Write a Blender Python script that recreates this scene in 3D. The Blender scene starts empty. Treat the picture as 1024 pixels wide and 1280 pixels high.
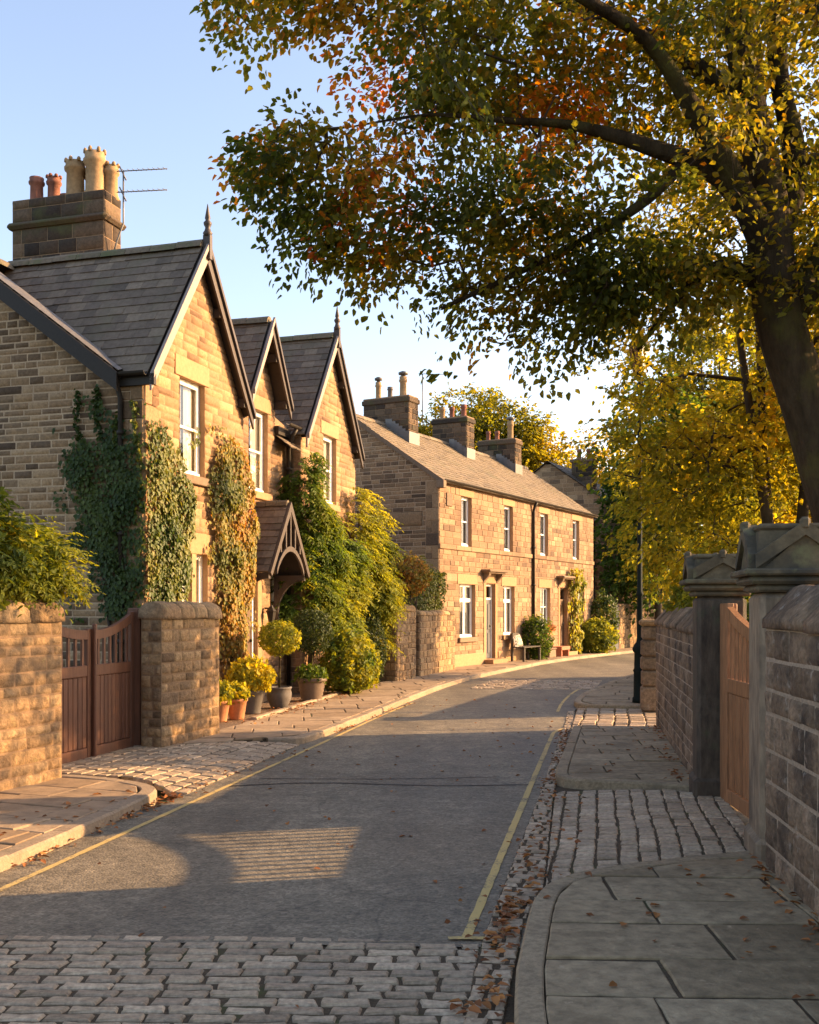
import bpy, math, random
import numpy as np
from mathutils import Vector, noise as mnoise
rnd = random.Random(7)
rng = np.random.default_rng(11)
SC = bpy.context.scene
COL = SC.collection
R = math.radians

# ------------------------------------------------------------------ mesh building
class MB:
    """collects polygons (with a material slot and a random tint per face) and links them as ONE mesh object"""
    def __init__(self):
        self.v = []; self.f = []; self.m = []; self.t = []; self.s = []
    def add(self, verts, faces, mat=0, tint=None, smooth=False):
        o = len(self.v)
        self.v.extend([tuple(p) for p in verts])
        if tint is None: tint = (rnd.random(), rnd.random(), rnd.random())
        for q in faces:
            self.f.append([i + o for i in q]); self.m.append(mat); self.t.append(tint); self.s.append(smooth)
    def box(self, fr, x0, x1, y0, y1, z0, z1, mat=0, tint=None, bev=0.0, skip=''):
        if bev > 0: return self.bevbox(fr, x0, x1, y0, y1, z0, z1, mat, tint, bev)
        P = [fr(x, y, z) for z in (z0, z1) for (x, y) in ((x0, y0), (x1, y0), (x1, y1), (x0, y1))]
        self.add(P, [(0,3,2,1), (4,5,6,7), (0,1,5,4), (1,2,6,5), (2,3,7,6), (3,0,4,7)], mat, tint)
    def bevbox(self, fr, x0, x1, y0, y1, z0, z1, mat=0, tint=None, b=0.01):
        b = min(b, (x1-x0)*.45, (y1-y0)*.45, (z1-z0)*.45)
        xs = (x0, x0+b, x1-b, x1); ys = (y0, y0+b, y1-b, y1)
        rings = []
        for (z, ins) in ((z0, 1), (z0+b, 0), (z1-b, 0), (z1, 1)):
            q = []
            if ins:
                q = [(xs[1],ys[1]), (xs[1],ys[1]), (xs[2],ys[1]), (xs[2],ys[1]), (xs[2],ys[2]), (xs[2],ys[2]), (xs[1],ys[2]), (xs[1],ys[2])]
            else:
                q = [(xs[0],ys[1]), (xs[1],ys[0]), (xs[2],ys[0]), (xs[3],ys[1]), (xs[3],ys[2]), (xs[2],ys[3]), (xs[1],ys[3]), (xs[0],ys[2])]
            rings.append([(x, y, z) for x, y in q])
        c4 = lambda z: [(xs[1],ys[1],z), (xs[2],ys[1],z), (xs[2],ys[2],z), (xs[1],ys[2],z)]
        P = [fr(*p) for p in rings[1]] + [fr(*p) for p in rings[2]] + [fr(*p) for p in c4(z0)] + [fr(*p) for p in c4(z1)]
        F = [(i, (i+1) % 8, 8+(i+1) % 8, 8+i) for i in range(8)]
        F += [(19-i if False else 16+i, 0, 0) for i in ()]
        F += [(16,19,18,17), (20,21,22,23)]
        # caps strips: corner i of the inset quad meets ring vertices
        pairs = [(0, (0, 1)), (1, (2, 3)), (2, (4, 5)), (3, (6, 7))]
        for k, (a, b2) in pairs:
            F.append((16+k, b2, a)); F.append((20+k, 8+a, 8+b2))
            n = (k+1) % 4; a2 = pairs[n][1][0]
            F.append((16+k, 16+n, a2, b2)); F.append((20+k, 8+b2, 8+a2, 20+n))
        self.add(P, F, mat, tint)
    def build(self, name, mats, parent=None, loc=None):
        me = bpy.data.meshes.new(name)
        if parent is not None:
            root = parent
            while root.parent: root = root.parent
            lx, ly, lz = ORIG.get(root.name, (0, 0, 0))
        else:
            lx, ly, lz = loc or (0, 0, 0)
        me.from_pydata([(x-lx, y-ly, z-lz) for x, y, z in self.v], [], self.f)
        mats = mats if isinstance(mats, (list, tuple)) else [mats]
        for m in mats: me.materials.append(m)
        me.polygons.foreach_set('material_index', self.m)
        me.polygons.foreach_set('use_smooth', self.s)
        a = me.attributes.new('tint', 'FLOAT_COLOR', 'FACE')
        a.data.foreach_set('color', np.array([(x[0], x[1], x[2], 1.) for x in self.t], dtype=np.float32).ravel())
        me.validate(); me.update()
        o = bpy.data.objects.new(name, me); COL.objects.link(o)
        if parent is not None: o.parent = parent
        else:
            o.location = (lx, ly, lz); ORIG[o.name] = (lx, ly, lz)
        return o
ORIG = {}
def thing(name, label, cat, loc=(0, 0, 0), group=None):
    o = bpy.data.objects.new(name, None); COL.objects.link(o)
    o.location = loc; o.empty_display_size = .2
    ORIG[o.name] = tuple(loc)
    tag(o, label, cat, group); return o
def tag(o, label, cat, group=None):
    o['label'] = label; o['category'] = cat
    if group: o['group'] = group
    return o
def structure(o): o['kind'] = 'structure'; return o
def stuff(o): o['kind'] = 'stuff'; return o

def frame(ox, oy, ex, oz=0.0):
    """wall frame: x along ex, y = outward (to the right of ex is +y), z up"""
    n = math.hypot(*ex); ex = (ex[0]/n, ex[1]/n); ny = (ex[1], -ex[0])
    return lambda x, y, z: (ox + ex[0]*x + ny[0]*y, oy + ex[1]*x + ny[1]*y, oz + z)
WORLD = lambda x, y, z: (x, y, z)

def tube(mb, pts, radii, n=8, mat=0, tint=None, cap=True, wob=0.0):
    pts = [Vector(p) for p in pts]
    if not isinstance(radii, (list, tuple)): radii = [radii]*len(pts)
    V = []; F = []
    ref = Vector((0.31, 0.2, 0.93))
    for i, p in enumerate(pts):
        d = (pts[min(i+1, len(pts)-1)] - pts[max(i-1, 0)]).normalized()
        r0 = Vector((1, 0.13, 0)) if abs(d.z) > .85 else Vector((0, 0, 1))
        a = d.cross(r0).normalized(); b = d.cross(a)
        for k in range(n):
            th = 2*math.pi*k/n
            w = 1 + (wob*mnoise.noise(Vector((p.x*1.3+math.cos(th)*1.7, p.y*1.3+math.sin(th)*1.7, p.z*.9))) if wob else 0)
            V.append(p + (a*math.cos(th) + b*math.sin(th))*radii[i]*w)
    for i in range(len(pts)-1):
        for k in range(n):
            k2 = (k+1) % n
            F.append((i*n+k, (i+1)*n+k, (i+1)*n+k2, i*n+k2))
    if cap:
        F.append(tuple(range(n))); F.append(tuple((len(pts)-1)*n + k for k in reversed(range(n))))
    mb.add(V, F, mat, tint, True)

def lathe(mb, cx, cy, prof, n=20, mat=0, tint=None, smooth=True, open_top=False):
    V = []; F = []
    for (r, z) in prof:
        for k in range(n):
            a = 2*math.pi*k/n
            V.append((cx + r*math.cos(a), cy + r*math.sin(a), z))
    for i in range(len(prof)-1):
        for k in range(n):
            k2 = (k+1) % n
            F.append((i*n+k, i*n+k2, (i+1)*n+k2, (i+1)*n+k))
    F.append(tuple(reversed(range(n))))
    if not open_top: F.append(tuple((len(prof)-1)*n+k for k in range(n)))
    mb.add(V, F, mat, tint, smooth)

def prism(mb, fr, poly, y0, y1, mat=0, tint=None):
    """polygon in the (x, z) plane of a frame, extruded along its y"""
    n = len(poly)
    V = [fr(x, y0, z) for x, z in poly] + [fr(x, y1, z) for x, z in poly]
    F = [tuple(range(n)), tuple(reversed(range(n, 2*n)))]
    F += [(i, n+i, n+(i+1) % n, (i+1) % n) for i in range(n)]
    mb.add(V, F, mat, tint)

# ------------------------------------------------------------------ materials
def new_mat(name):
    m = bpy.data.materials.new(name); m.use_nodes = True
    nt = m.node_tree
    for n in list(nt.nodes): nt.nodes.remove(n)
    out = nt.nodes.new('ShaderNodeOutputMaterial')
    return m, nt, out
def N(nt, typ, **kw):
    n = nt.nodes.new(typ)
    for k, v in kw.items():
        if k.startswith('i_'):
            key = k[2:]; key = int(key) if key.isdigit() else key.replace('_', ' ')
            n.inputs[key].default_value = v
        else: setattr(n, k, v)
    return n
def ramp(nt, cols, pos=None, interp='LINEAR'):
    r = nt.nodes.new('ShaderNodeValToRGB'); cr = r.color_ramp; cr.interpolation = interp
    n = len(cols); pos = pos or [i/(n-1) for i in range(n)]
    cr.elements[0].position = pos[0]; cr.elements[0].color = (*cols[0], 1)
    cr.elements[1].position = pos[-1]; cr.elements[1].color = (*cols[-1], 1)
    for p, c in list(zip(pos, cols))[1:-1]:
        e = cr.elements.new(p); e.color = (*c, 1)
    return r
def surf(name, cols, rough=.85, grain=40., grain_amt=.35, bump=.3, bscale=60., stain=None, stain_scale=1.2, stain_pos=(.5, .7), spec=.3,
         metal=0., stretch=None, bdist=.01, stain2=None, stain2_scale=7., stain2_pos=(.6,.75)):
    """tint-ramped procedural surface: colour by the face's random tint, grain noise, optional stains, bump"""
    m, nt, out = new_mat(name); L = nt.links.new
    bs = N(nt, 'ShaderNodeBsdfPrincipled'); L(bs.outputs[0], out.inputs[0])
    bs.inputs['Roughness'].default_value = rough; bs.inputs['Metallic'].default_value = metal
    bs.inputs['Specular IOR Level'].default_value = spec
    at = N(nt, 'ShaderNodeAttribute', attribute_name='tint')
    sep = N(nt, 'ShaderNodeSeparateColor'); L(at.outputs['Color'], sep.inputs[0])
    rp = ramp(nt, cols); L(sep.outputs[0], rp.inputs[0])
    geo = N(nt, 'ShaderNodeNewGeometry')
    vec = geo.outputs['Position']
    if stretch:
        mp = N(nt, 'ShaderNodeMapping'); mp.inputs['Scale'].default_value = stretch; L(vec, mp.inputs[0]); vecs = mp.outputs[0]
    else: vecs = vec
    n1 = N(nt, 'ShaderNodeTexNoise', i_Scale=grain, i_Detail=6., i_Roughness=.65); L(vecs, n1.inputs['Vector'])
    mr = N(nt, 'ShaderNodeMapRange'); mr.inputs['From Min'].default_value = .25; mr.inputs['From Max'].default_value = .75
    mr.inputs['To Min'].default_value = 1-grain_amt; mr.inputs['To Max'].default_value = 1+grain_amt
    L(n1.outputs[0], mr.inputs[0])
    mul = N(nt, 'ShaderNodeMix', data_type='RGBA', blend_type='MULTIPLY'); mul.inputs[0].default_value = 1.
    L(rp.outputs[0], mul.inputs[6]); L(mr.outputs[0], mul.inputs[7])
    col = mul.outputs[2]
    for (sc_, scl, ps) in ((stain, stain_scale, stain_pos), (stain2, stain2_scale, stain2_pos)):
        if sc_:
            n2 = N(nt, 'ShaderNodeTexNoise', i_Scale=scl, i_Detail=5., i_Roughness=.62); L(vec, n2.inputs['Vector'])
            r2 = ramp(nt, [(0,0,0), (1,1,1)], list(ps)); L(n2.outputs[0], r2.inputs[0])
            mx = N(nt, 'ShaderNodeMix', data_type='RGBA'); L(r2.outputs[0], mx.inputs[0]); L(col, mx.inputs[6]); mx.inputs[7].default_value = (*sc_, 1)
            col = mx.outputs[2]
    L(col, bs.inputs['Base Color'])
    if bump:
        n3 = N(nt, 'ShaderNodeTexNoise', i_Scale=bscale, i_Detail=5., i_Roughness=.6); L(vecs, n3.inputs['Vector'])
        bp = N(nt, 'ShaderNodeBump', i_Strength=bump, i_Distance=bdist); L(n3.outputs[0], bp.inputs['Height']); L(bp.outputs[0], bs.inputs['Normal'])
    return m
def leaf_mat(name, cols, pos=None, trans=.45, tcol=1.25, rough=.55):
    m, nt, out = new_mat(name); L = nt.links.new
    at = N(nt, 'ShaderNodeAttribute', attribute_name='tint')
    sep = N(nt, 'ShaderNodeSeparateColor'); L(at.outputs['Color'], sep.inputs[0])
    rp = ramp(nt, cols, pos); L(sep.outputs[0], rp.inputs[0])
    mr = N(nt, 'ShaderNodeMapRange'); mr.inputs['To Min'].default_value = .65; mr.inputs['To Max'].default_value = 1.35
    L(sep.outputs[1], mr.inputs[0])
    mul = N(nt, 'ShaderNodeMix', data_type='RGBA', blend_type='MULTIPLY'); mul.inputs[0].default_value = 1.
    L(rp.outputs[0], mul.inputs[6]); L(mr.outputs[0], mul.inputs[7])
    bs = N(nt, 'ShaderNodeBsdfPrincipled'); bs.inputs['Roughness'].default_value = rough; bs.inputs['Specular IOR Level'].default_value = .2
    L(mul.outputs[2], bs.inputs['Base Color'])
    tr = N(nt, 'ShaderNodeBsdfTranslucent')
    m2 = N(nt, 'ShaderNodeMix', data_type='RGBA', blend_type='MULTIPLY'); m2.inputs[0].default_value = 1.
    L(mul.outputs[2], m2.inputs[6]); m2.inputs[7].default_value = (tcol*1.5, tcol*1.35, tcol*.6, 1)
    L(m2.outputs[2], tr.inputs[0])
    mx = N(nt, 'ShaderNodeMixShader'); mx.inputs[0].default_value = trans
    L(bs.outputs[0], mx.inputs[1]); L(tr.outputs[0], mx.inputs[2]); L(mx.outputs[0], out.inputs[0])
    return m
def glass_mat(name):
    m, nt, out = new_mat(name); L = nt.links.new
    tr = N(nt, 'ShaderNodeBsdfTransparent'); tr.inputs[0].default_value = (.93, .95, .95, 1)
    gl = N(nt, 'ShaderNodeBsdfGlossy'); gl.inputs['Roughness'].default_value = .03
    geo = N(nt, 'ShaderNodeNewGeometry')
    n3 = N(nt, 'ShaderNodeTexNoise', i_Scale=2.5); L(geo.outputs['Position'], n3.inputs['Vector'])
    bp = N(nt, 'ShaderNodeBump', i_Strength=.15, i_Distance=.02); L(n3.outputs[0], bp.inputs['Height']); L(bp.outputs[0], gl.inputs['Normal'])
    fr = N(nt, 'ShaderNodeFresnel', i_IOR=1.5)
    mr = N(nt, 'ShaderNodeMapRange'); mr.inputs['To Min'].default_value = .06; mr.inputs['To Max'].default_value = 1.; L(fr.outputs[0], mr.inputs[0])
    mx = N(nt, 'ShaderNodeMixShader'); L(mr.outputs[0], mx.inputs[0]); L(tr.outputs[0], mx.inputs[1]); L(gl.outputs[0], mx.inputs[2])
    L(mx.outputs[0], out.inputs[0]); return m

M = {}
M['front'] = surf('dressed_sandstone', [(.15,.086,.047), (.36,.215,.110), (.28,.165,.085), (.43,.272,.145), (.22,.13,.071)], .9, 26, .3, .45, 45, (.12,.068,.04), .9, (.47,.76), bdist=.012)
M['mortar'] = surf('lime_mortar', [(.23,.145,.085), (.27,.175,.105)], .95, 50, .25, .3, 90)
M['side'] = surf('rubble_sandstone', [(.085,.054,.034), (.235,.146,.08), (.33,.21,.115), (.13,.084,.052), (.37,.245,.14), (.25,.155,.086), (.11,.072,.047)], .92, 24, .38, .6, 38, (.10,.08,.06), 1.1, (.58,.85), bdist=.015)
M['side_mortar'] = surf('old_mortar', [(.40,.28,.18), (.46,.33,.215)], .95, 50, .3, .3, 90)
M['terrace'] = surf('terrace_sandstone', [(.165,.10,.059), (.33,.205,.12), (.25,.152,.09), (.39,.252,.148), (.125,.08,.052)], .9, 22, .3, .45, 40, (.11,.064,.04), .8, (.45,.74), bdist=.012)
M['gwall'] = surf('garden_wall_stone', [(.12,.075,.042), (.27,.168,.085), (.34,.215,.108), (.23,.145,.08), (.37,.245,.13), (.17,.11,.065)], .92, 20, .5, .9, 34, (.14,.10,.065), 1.6, (.52,.75), bdist=.02, stain2=(.17,.16,.07), stain2_scale=5, stain2_pos=(.62,.8))
M['rwall'] = surf('weathered_grey_stone', [(.11,.073,.046), (.225,.155,.10), (.155,.106,.068), (.29,.205,.135), (.19,.132,.086)], .93, 22, .6, 1., 34, (.05,.038,.03), 2.2, (.46,.68), bdist=.02, stain2=(.34,.29,.235), stain2_scale=7, stain2_pos=(.60,.72))
M['rmortar'] = surf('grey_mortar', [(.27,.21,.15), (.33,.26,.19)], .95, 40, .4, .3, 90)
M['pier'] = surf('sooty_dressed_stone', [(.085,.066,.04), (.12,.094,.057), (.10,.079,.048)], .88, 14, .45, .5, 26, (.035,.035,.03), 1.8, (.5,.7), stain2=(.14,.14,.07), stain2_scale=6, stain2_pos=(.55,.75))
M['pierlit'] = surf('skylit_pier_stone', [(.20,.15,.10), (.25,.19,.128)], .85, 12, .5, .6, 24, (.08,.064,.05), 2.2, (.5,.72), stretch=(1.6,1.6,.4))  # pier stone lightened: sky light on its left face put into the colour
M['piershaft'] = surf('blackened_pier_stone', [(.058,.043,.03), (.075,.057,.041)], .85, 12, .6, .7, 24, (.13,.105,.078), 2.2, (.56,.74), stretch=(1.6,1.6,.45), stain2=(.07,.075,.04), stain2_scale=4, stain2_pos=(.55,.7))
M['ashlar'] = surf('ashlar_lintel', [(.32,.185,.095), (.39,.235,.125)], .88, 16, .2, .25, 50, (.24,.165,.1), 1.2, (.58,.85))
M['ashlar_dark'] = surf('weathered_sill', [(.17,.115,.075), (.23,.155,.1)], .88, 16, .25, .3, 50)
M['slate'] = surf('roof_slate', [(.105,.083,.064), (.175,.135,.10), (.13,.10,.077), (.215,.165,.118), (.15,.118,.09)], .8, 14, .28, .35, 30, (.15,.13,.085), 1.3, (.5,.78), spec=.15)
M['stoneslate'] = surf('stone_roof_slate', [(.155,.12,.082), (.21,.165,.114), (.18,.141,.097), (.13,.102,.074)], .85, 14, .3, .45, 24, (.15,.135,.085), .9, (.56,.8))
M['ridge'] = surf('ridge_tile', [(.13,.105,.07), (.17,.13,.09), (.12,.11,.065)], .85, 18, .35, .4, 40, (.10,.11,.05), 2.5, (.5,.7))
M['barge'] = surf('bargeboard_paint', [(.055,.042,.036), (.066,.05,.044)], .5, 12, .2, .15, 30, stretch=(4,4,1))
M['soffit'] = surf('shaded_soffit_tone', [(.030,.023,.019), (.036,.028,.023)], .6, 12, .2, .15, 30)  # underside shade put into the colour, countering bounced light
M['bargelit'] = surf('sunlit_board_tone', [(.27,.21,.175), (.30,.235,.2)], .55, 12, .15, .1, 30)  # lightened board paint: sunlight on the left verges put into the colour
M['black'] = surf('black_cast_iron', [(.026,.020,.016), (.03,.024,.019)], .5, 30, .2, .08, 80, spec=.2)
M['lead'] = surf('lead_flashing', [(.10,.095,.09), (.14,.13,.12)], .45, 10, .25, .2, 14, spec=.5)
M['white'] = surf('white_gloss_paint', [(.78,.77,.73), (.8,.79,.76)], .4, 20, .06, .03, 60)
M['curtain'] = surf('net_curtain', [(.55,.5,.43), (.6,.55,.47)], .9, 6, .2, .35, 9, stretch=(9,9,.4), bdist=.05)
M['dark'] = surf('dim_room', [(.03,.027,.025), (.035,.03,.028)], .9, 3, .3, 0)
M['glass'] = glass_mat('window_glass')
M['doorgrey'] = surf('slate_grey_door_paint', [(.07,.075,.085), (.08,.085,.095)], .45, 20, .1, .05, 60)
M['doorbrown'] = surf('brown_door_paint', [(.12,.07,.045), (.14,.085,.05)], .5, 20, .15, .1, 60)
M['gatewood'] = surf('stained_gate_wood', [(.105,.042,.024), (.15,.062,.034), (.125,.051,.029)], .5, 9, .35, .2, 40, stretch=(6,6,.6), spec=.35)
M['cedar'] = surf('bounce_warmed_cedar', [(.21,.095,.042), (.30,.14,.064), (.255,.117,.052)], .6, 9, .6, .3, 40, stretch=(6,6,.5), spec=.35)  # wood colour lightened to carry light bounced off the sunlit houses
M['pot_terra'] = surf('terracotta', [(.42,.17,.08), (.46,.20,.10)], .85, 20, .25, .15, 50, (.5,.34,.24), 6, (.6,.8))
M['pot_grey'] = surf('lead_grey_pot', [(.12,.105,.095), (.14,.125,.11)], .7, 20, .2, .1, 50)
M['pot_brown'] = surf('glazed_brown_pot', [(.15,.105,.075), (.18,.13,.09)], .55, 20, .25, .1, 50)
M['chimpot'] = surf('buff_chimney_pot', [(.30,.185,.09), (.36,.23,.12)], .85, 14, .3, .2, 30, (.25,.17,.09), 4, (.55,.8))
M['chimpot_red'] = surf('red_chimney_pot', [(.22,.085,.055), (.27,.11,.07)], .85, 14, .3, .2, 30, (.10,.05,.04), 4, (.5,.8))
M['chimstone'] = surf('sooty_chimney_stone', [(.022,.016,.013), (.075,.05,.033), (.115,.076,.048), (.035,.026,.02), (.16,.105,.065), (.03,.022,.018)], .92, 18, .4, .6, 36, (.075,.078,.03), 1.6, (.53,.74), bdist=.015)
M['bark'] = surf('beech_bark', [(.030,.022,.014), (.045,.033,.021)], .95, 9, .6, 1., 14, (.075,.07,.024), 2.2, (.48,.7), stretch=(1,1,.3), bdist=.06, spec=.1)
M['bark_dark'] = surf('dark_bark', [(.05,.036,.026), (.075,.055,.038)], .9, 14, .4, .5, 26, stretch=(1,1,.4), bdist=.02)
M['lamp'] = surf('dark_green_lamp_paint', [(.008,.014,.013), (.010,.018,.016)], .75, 30, .2, .05, 80, spec=.15)
M['benchwood'] = surf('weathered_bench_wood', [(.06,.05,.038), (.085,.07,.053)], .8, 10, .3, .3, 40, stretch=(1,6,6))
M['cushion'] = surf('patterned_cushion', [(.40,.36,.30), (.45,.4,.33)], .9, 30, .2, .2, 60, (.12,.09,.07), 14, (.5,.56))
M['soil'] = surf('flower_bed_soil', [(.14,.095,.062), (.18,.12,.08)], .95, 30, .5, .9, 40, (.22,.13,.07), 20, (.55,.65), bdist=.03)
M['brickred'] = surf('red_planter', [(.38,.13,.07), (.42,.16,.09)], .8, 20, .3, .2, 40)
# leaves: palette coordinate = tint.r
M['lf_beech'] = leaf_mat('beech_leaf', [(.030,.042,.010), (.056,.066,.012), (.105,.094,.014), (.22,.125,.016), (.34,.11,.016), (.27,.06,.014)], [0,.35,.6,.76,.9,1.], .58, 2.0)
M['lf_gold'] = leaf_mat('golden_leaf', [(.075,.09,.016), (.16,.15,.02), (.28,.22,.025), (.38,.25,.025), (.36,.15,.02)], [0,.3,.6,.85,1.], .6, 1.6)
M['lf_green'] = leaf_mat('mid_green_leaf', [(.035,.07,.014), (.08,.13,.022), (.15,.18,.028), (.26,.24,.03)], None, .45, 1.25)
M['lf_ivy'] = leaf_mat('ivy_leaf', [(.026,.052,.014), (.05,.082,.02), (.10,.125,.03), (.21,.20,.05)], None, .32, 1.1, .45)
M['lf_orange'] = leaf_mat('turning_creeper_leaf', [(.10,.115,.03), (.20,.18,.045), (.34,.20,.05), (.36,.11,.03)], None, .35, 1.1)
M['lf_yellow'] = leaf_mat('yellow_leaf', [(.09,.12,.02), (.19,.21,.03), (.34,.31,.035), (.44,.33,.03)], None, .45, 1.15)
M['lf_hedge'] = leaf_mat('hedge_leaf', [(.035,.055,.018), (.065,.085,.028), (.11,.125,.04)], None, .3, 1.1)
M['lf_red'] = leaf_mat('red_flower', [(.35,.07,.03), (.45,.14,.06), (.18,.14,.04)], None, .3, 1.)
M['lf_litter'] = leaf_mat('fallen_leaf', [(.16,.065,.03), (.30,.11,.04), (.38,.16,.05), (.24,.085,.035)], None, .15, 1., .7)

# ------------------------------------------------------------------ leaves
def nrm(a): return a/np.maximum(np.linalg.norm(a, axis=1, keepdims=True), 1e-9)
def leaf_mesh(name, C, A, Nn, Ls, W, tint, mat, parent=None, loc=None):
    """one mesh of pointed, folded leaves: C base, A leaf axis, Nn leaf normal"""
    n = len(C); A = nrm(A); B = nrm(np.cross(Nn, A)); Nn = np.cross(A, B)
    Ls = np.broadcast_to(np.asarray(Ls, float).reshape(-1, 1), (n, 1)); W = np.broadcast_to(np.asarray(W, float).reshape(-1, 1), (n, 1))
    f = W*.18
    V = np.stack([C, C+A*Ls*.33+B*W*.5+Nn*f, C+A*Ls*.72+B*W*.36+Nn*f*.7-Nn*Ls*.05, C+A*Ls-Nn*Ls*.12, C+A*Ls*.72-B*W*.36+Nn*f*.7-Nn*Ls*.05, C+A*Ls*.33-B*W*.5+Nn*f], 1).reshape(-1, 3)
    if parent is not None:
        root = parent
        while root.parent: root = root.parent
        off = np.array(ORIG.get(root.name, (0, 0, 0)))
    else: off = np.array(loc if loc is not None else (0, 0, 0))
    V = V-off
    idx = (np.arange(n)*6)[:, None]
    F = np.concatenate([idx+np.array([0,1,2,3]), idx+np.array([0,3,4,5])], 1).reshape(-1)
    me = bpy.data.meshes.new(name)
    me.vertices.add(n*6); me.vertices.foreach_set('co', V.astype(np.float32).ravel())
    me.loops.add(n*8); me.loops.foreach_set('vertex_index', F.astype(np.int32))
    me.polygons.add(n*2); me.polygons.foreach_set('loop_start', np.arange(n*2, dtype=np.int32)*4)
    me.update(calc_edges=True)
    a = me.attributes.new('tint', 'FLOAT_COLOR', 'FACE')
    t4 = np.concatenate([tint, np.ones((n, 1))], 1).astype(np.float32)
    a.data.foreach_set('color', np.repeat(t4, 2, 0).ravel())
    me.materials.append(mat)
    me.validate()
    o = bpy.data.objects.new(name, me); COL.objects.link(o)
    if parent is not None: o.parent = parent
    else: o.location = tuple(off); ORIG[o.name] = tuple(off)
    return o
def pnoise(P, s, seed=0.):
    return np.array([mnoise.noise(Vector((p[0]*s+seed, p[1]*s-seed*.7, p[2]*s+seed*.3))) for p in P])

def bush_leaves(c, rad, n, size, pal=(.0, 1.), shell=.35, lump=.28, lscale=2.2, flat=0., seed=1., aspect=.55, droop=.25):
    """leaves spread through a lumpy rounded volume; returns arrays for leaf_mesh"""
    c = np.array(c); rad = np.array(rad)
    D = nrm(rng.normal(size=(n, 3)))
    if flat: D[:, 2] = np.abs(D[:, 2])*1.0 - flat*rng.random(n); D = nrm(D)
    lumpv = 1 + lump*pnoise(D*lscale*.7 + seed*3.1, 1.6, seed) + lump*.6*pnoise(D*lscale*2, 1.6, seed+5)
    r = lumpv*(1 - shell*rng.random(n)**1.6)
    P = c + D*rad*r[:, None]
    Nn = nrm(D + rng.normal(size=(n, 3))*.55)
    A = nrm(np.cross(Nn, rng.normal(size=(n, 3)))*1.0 + D*.35 + np.array([0, 0, -droop]))
    t = np.clip(pal[0] + (pal[1]-pal[0])*(.5 + .75*pnoise(P, 1.6/max(rad), seed+9) + rng.normal(size=n)*.16), 0, 1)
    tint = np.stack([t, rng.random(n), rng.random(n)], 1)
    Ls = size*(.7 + .6*rng.random(n))
    return P, A, Nn, Ls, Ls*aspect, tint
def cat(parts): return [np.concatenate([np.atleast_1d(p[i]) for p in parts]) for i in range(6)]
def wall_leaves(fr, mask, n, box, size, depth=(.02, .14), pal=(0, 1), seed=1., aspect=.85, ps=2.2):
    """leaves lying over a wall like shingles inside a mask(x, z) -> density 0..1, box=(x0,x1,z0,z1)"""
    x = box[0] + (box[1]-box[0])*rng.random(n); z = box[2] + (box[3]-box[2])*rng.random(n)
    lum = np.array([mnoise.noise(Vector((a*2.5+seed, b*2.5, seed))) for a, b in zip(x, z)])
    keep = np.array([mask(a, b) for a, b in zip(x, z)]) - .12 + .75*lum > rng.random(n)
    x, z, lum = x[keep], z[keep], lum[keep]; m = len(x)
    dn = np.array([min(1., max(0.25, mask(a, b))) for a, b in zip(x, z)])
    y = depth[0] + (depth[1]-depth[0])*dn*(.35*rng.random(m) + .65*np.clip(.5+lum, 0, 1))
    P = np.array([fr(a, b, c) for a, b, c in zip(x, y, z)])
    o = np.array(fr(0, 0, 0)); ex = np.array(fr(1, 0, 0))-o; ey = np.array(fr(0, 1, 0))-o; ez = np.array([0, 0, 1.])
    Nn = nrm(ey + ez*.45 + rng.normal(size=(m, 3))*.38)
    A = nrm(-ez + ex*rng.normal(size=(m, 1))*.6 + ey*.35)
    t = np.clip(pal[0] + (pal[1]-pal[0])*(.5 + .7*pnoise(P, ps, seed) + rng.normal(size=m)*.15), 0, 1)
    Ls = size*(.5 + .95*rng.random(m))
    return P, A, Nn, Ls, Ls*aspect, np.stack([t, rng.random(m), rng.random(m)], 1)
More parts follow.
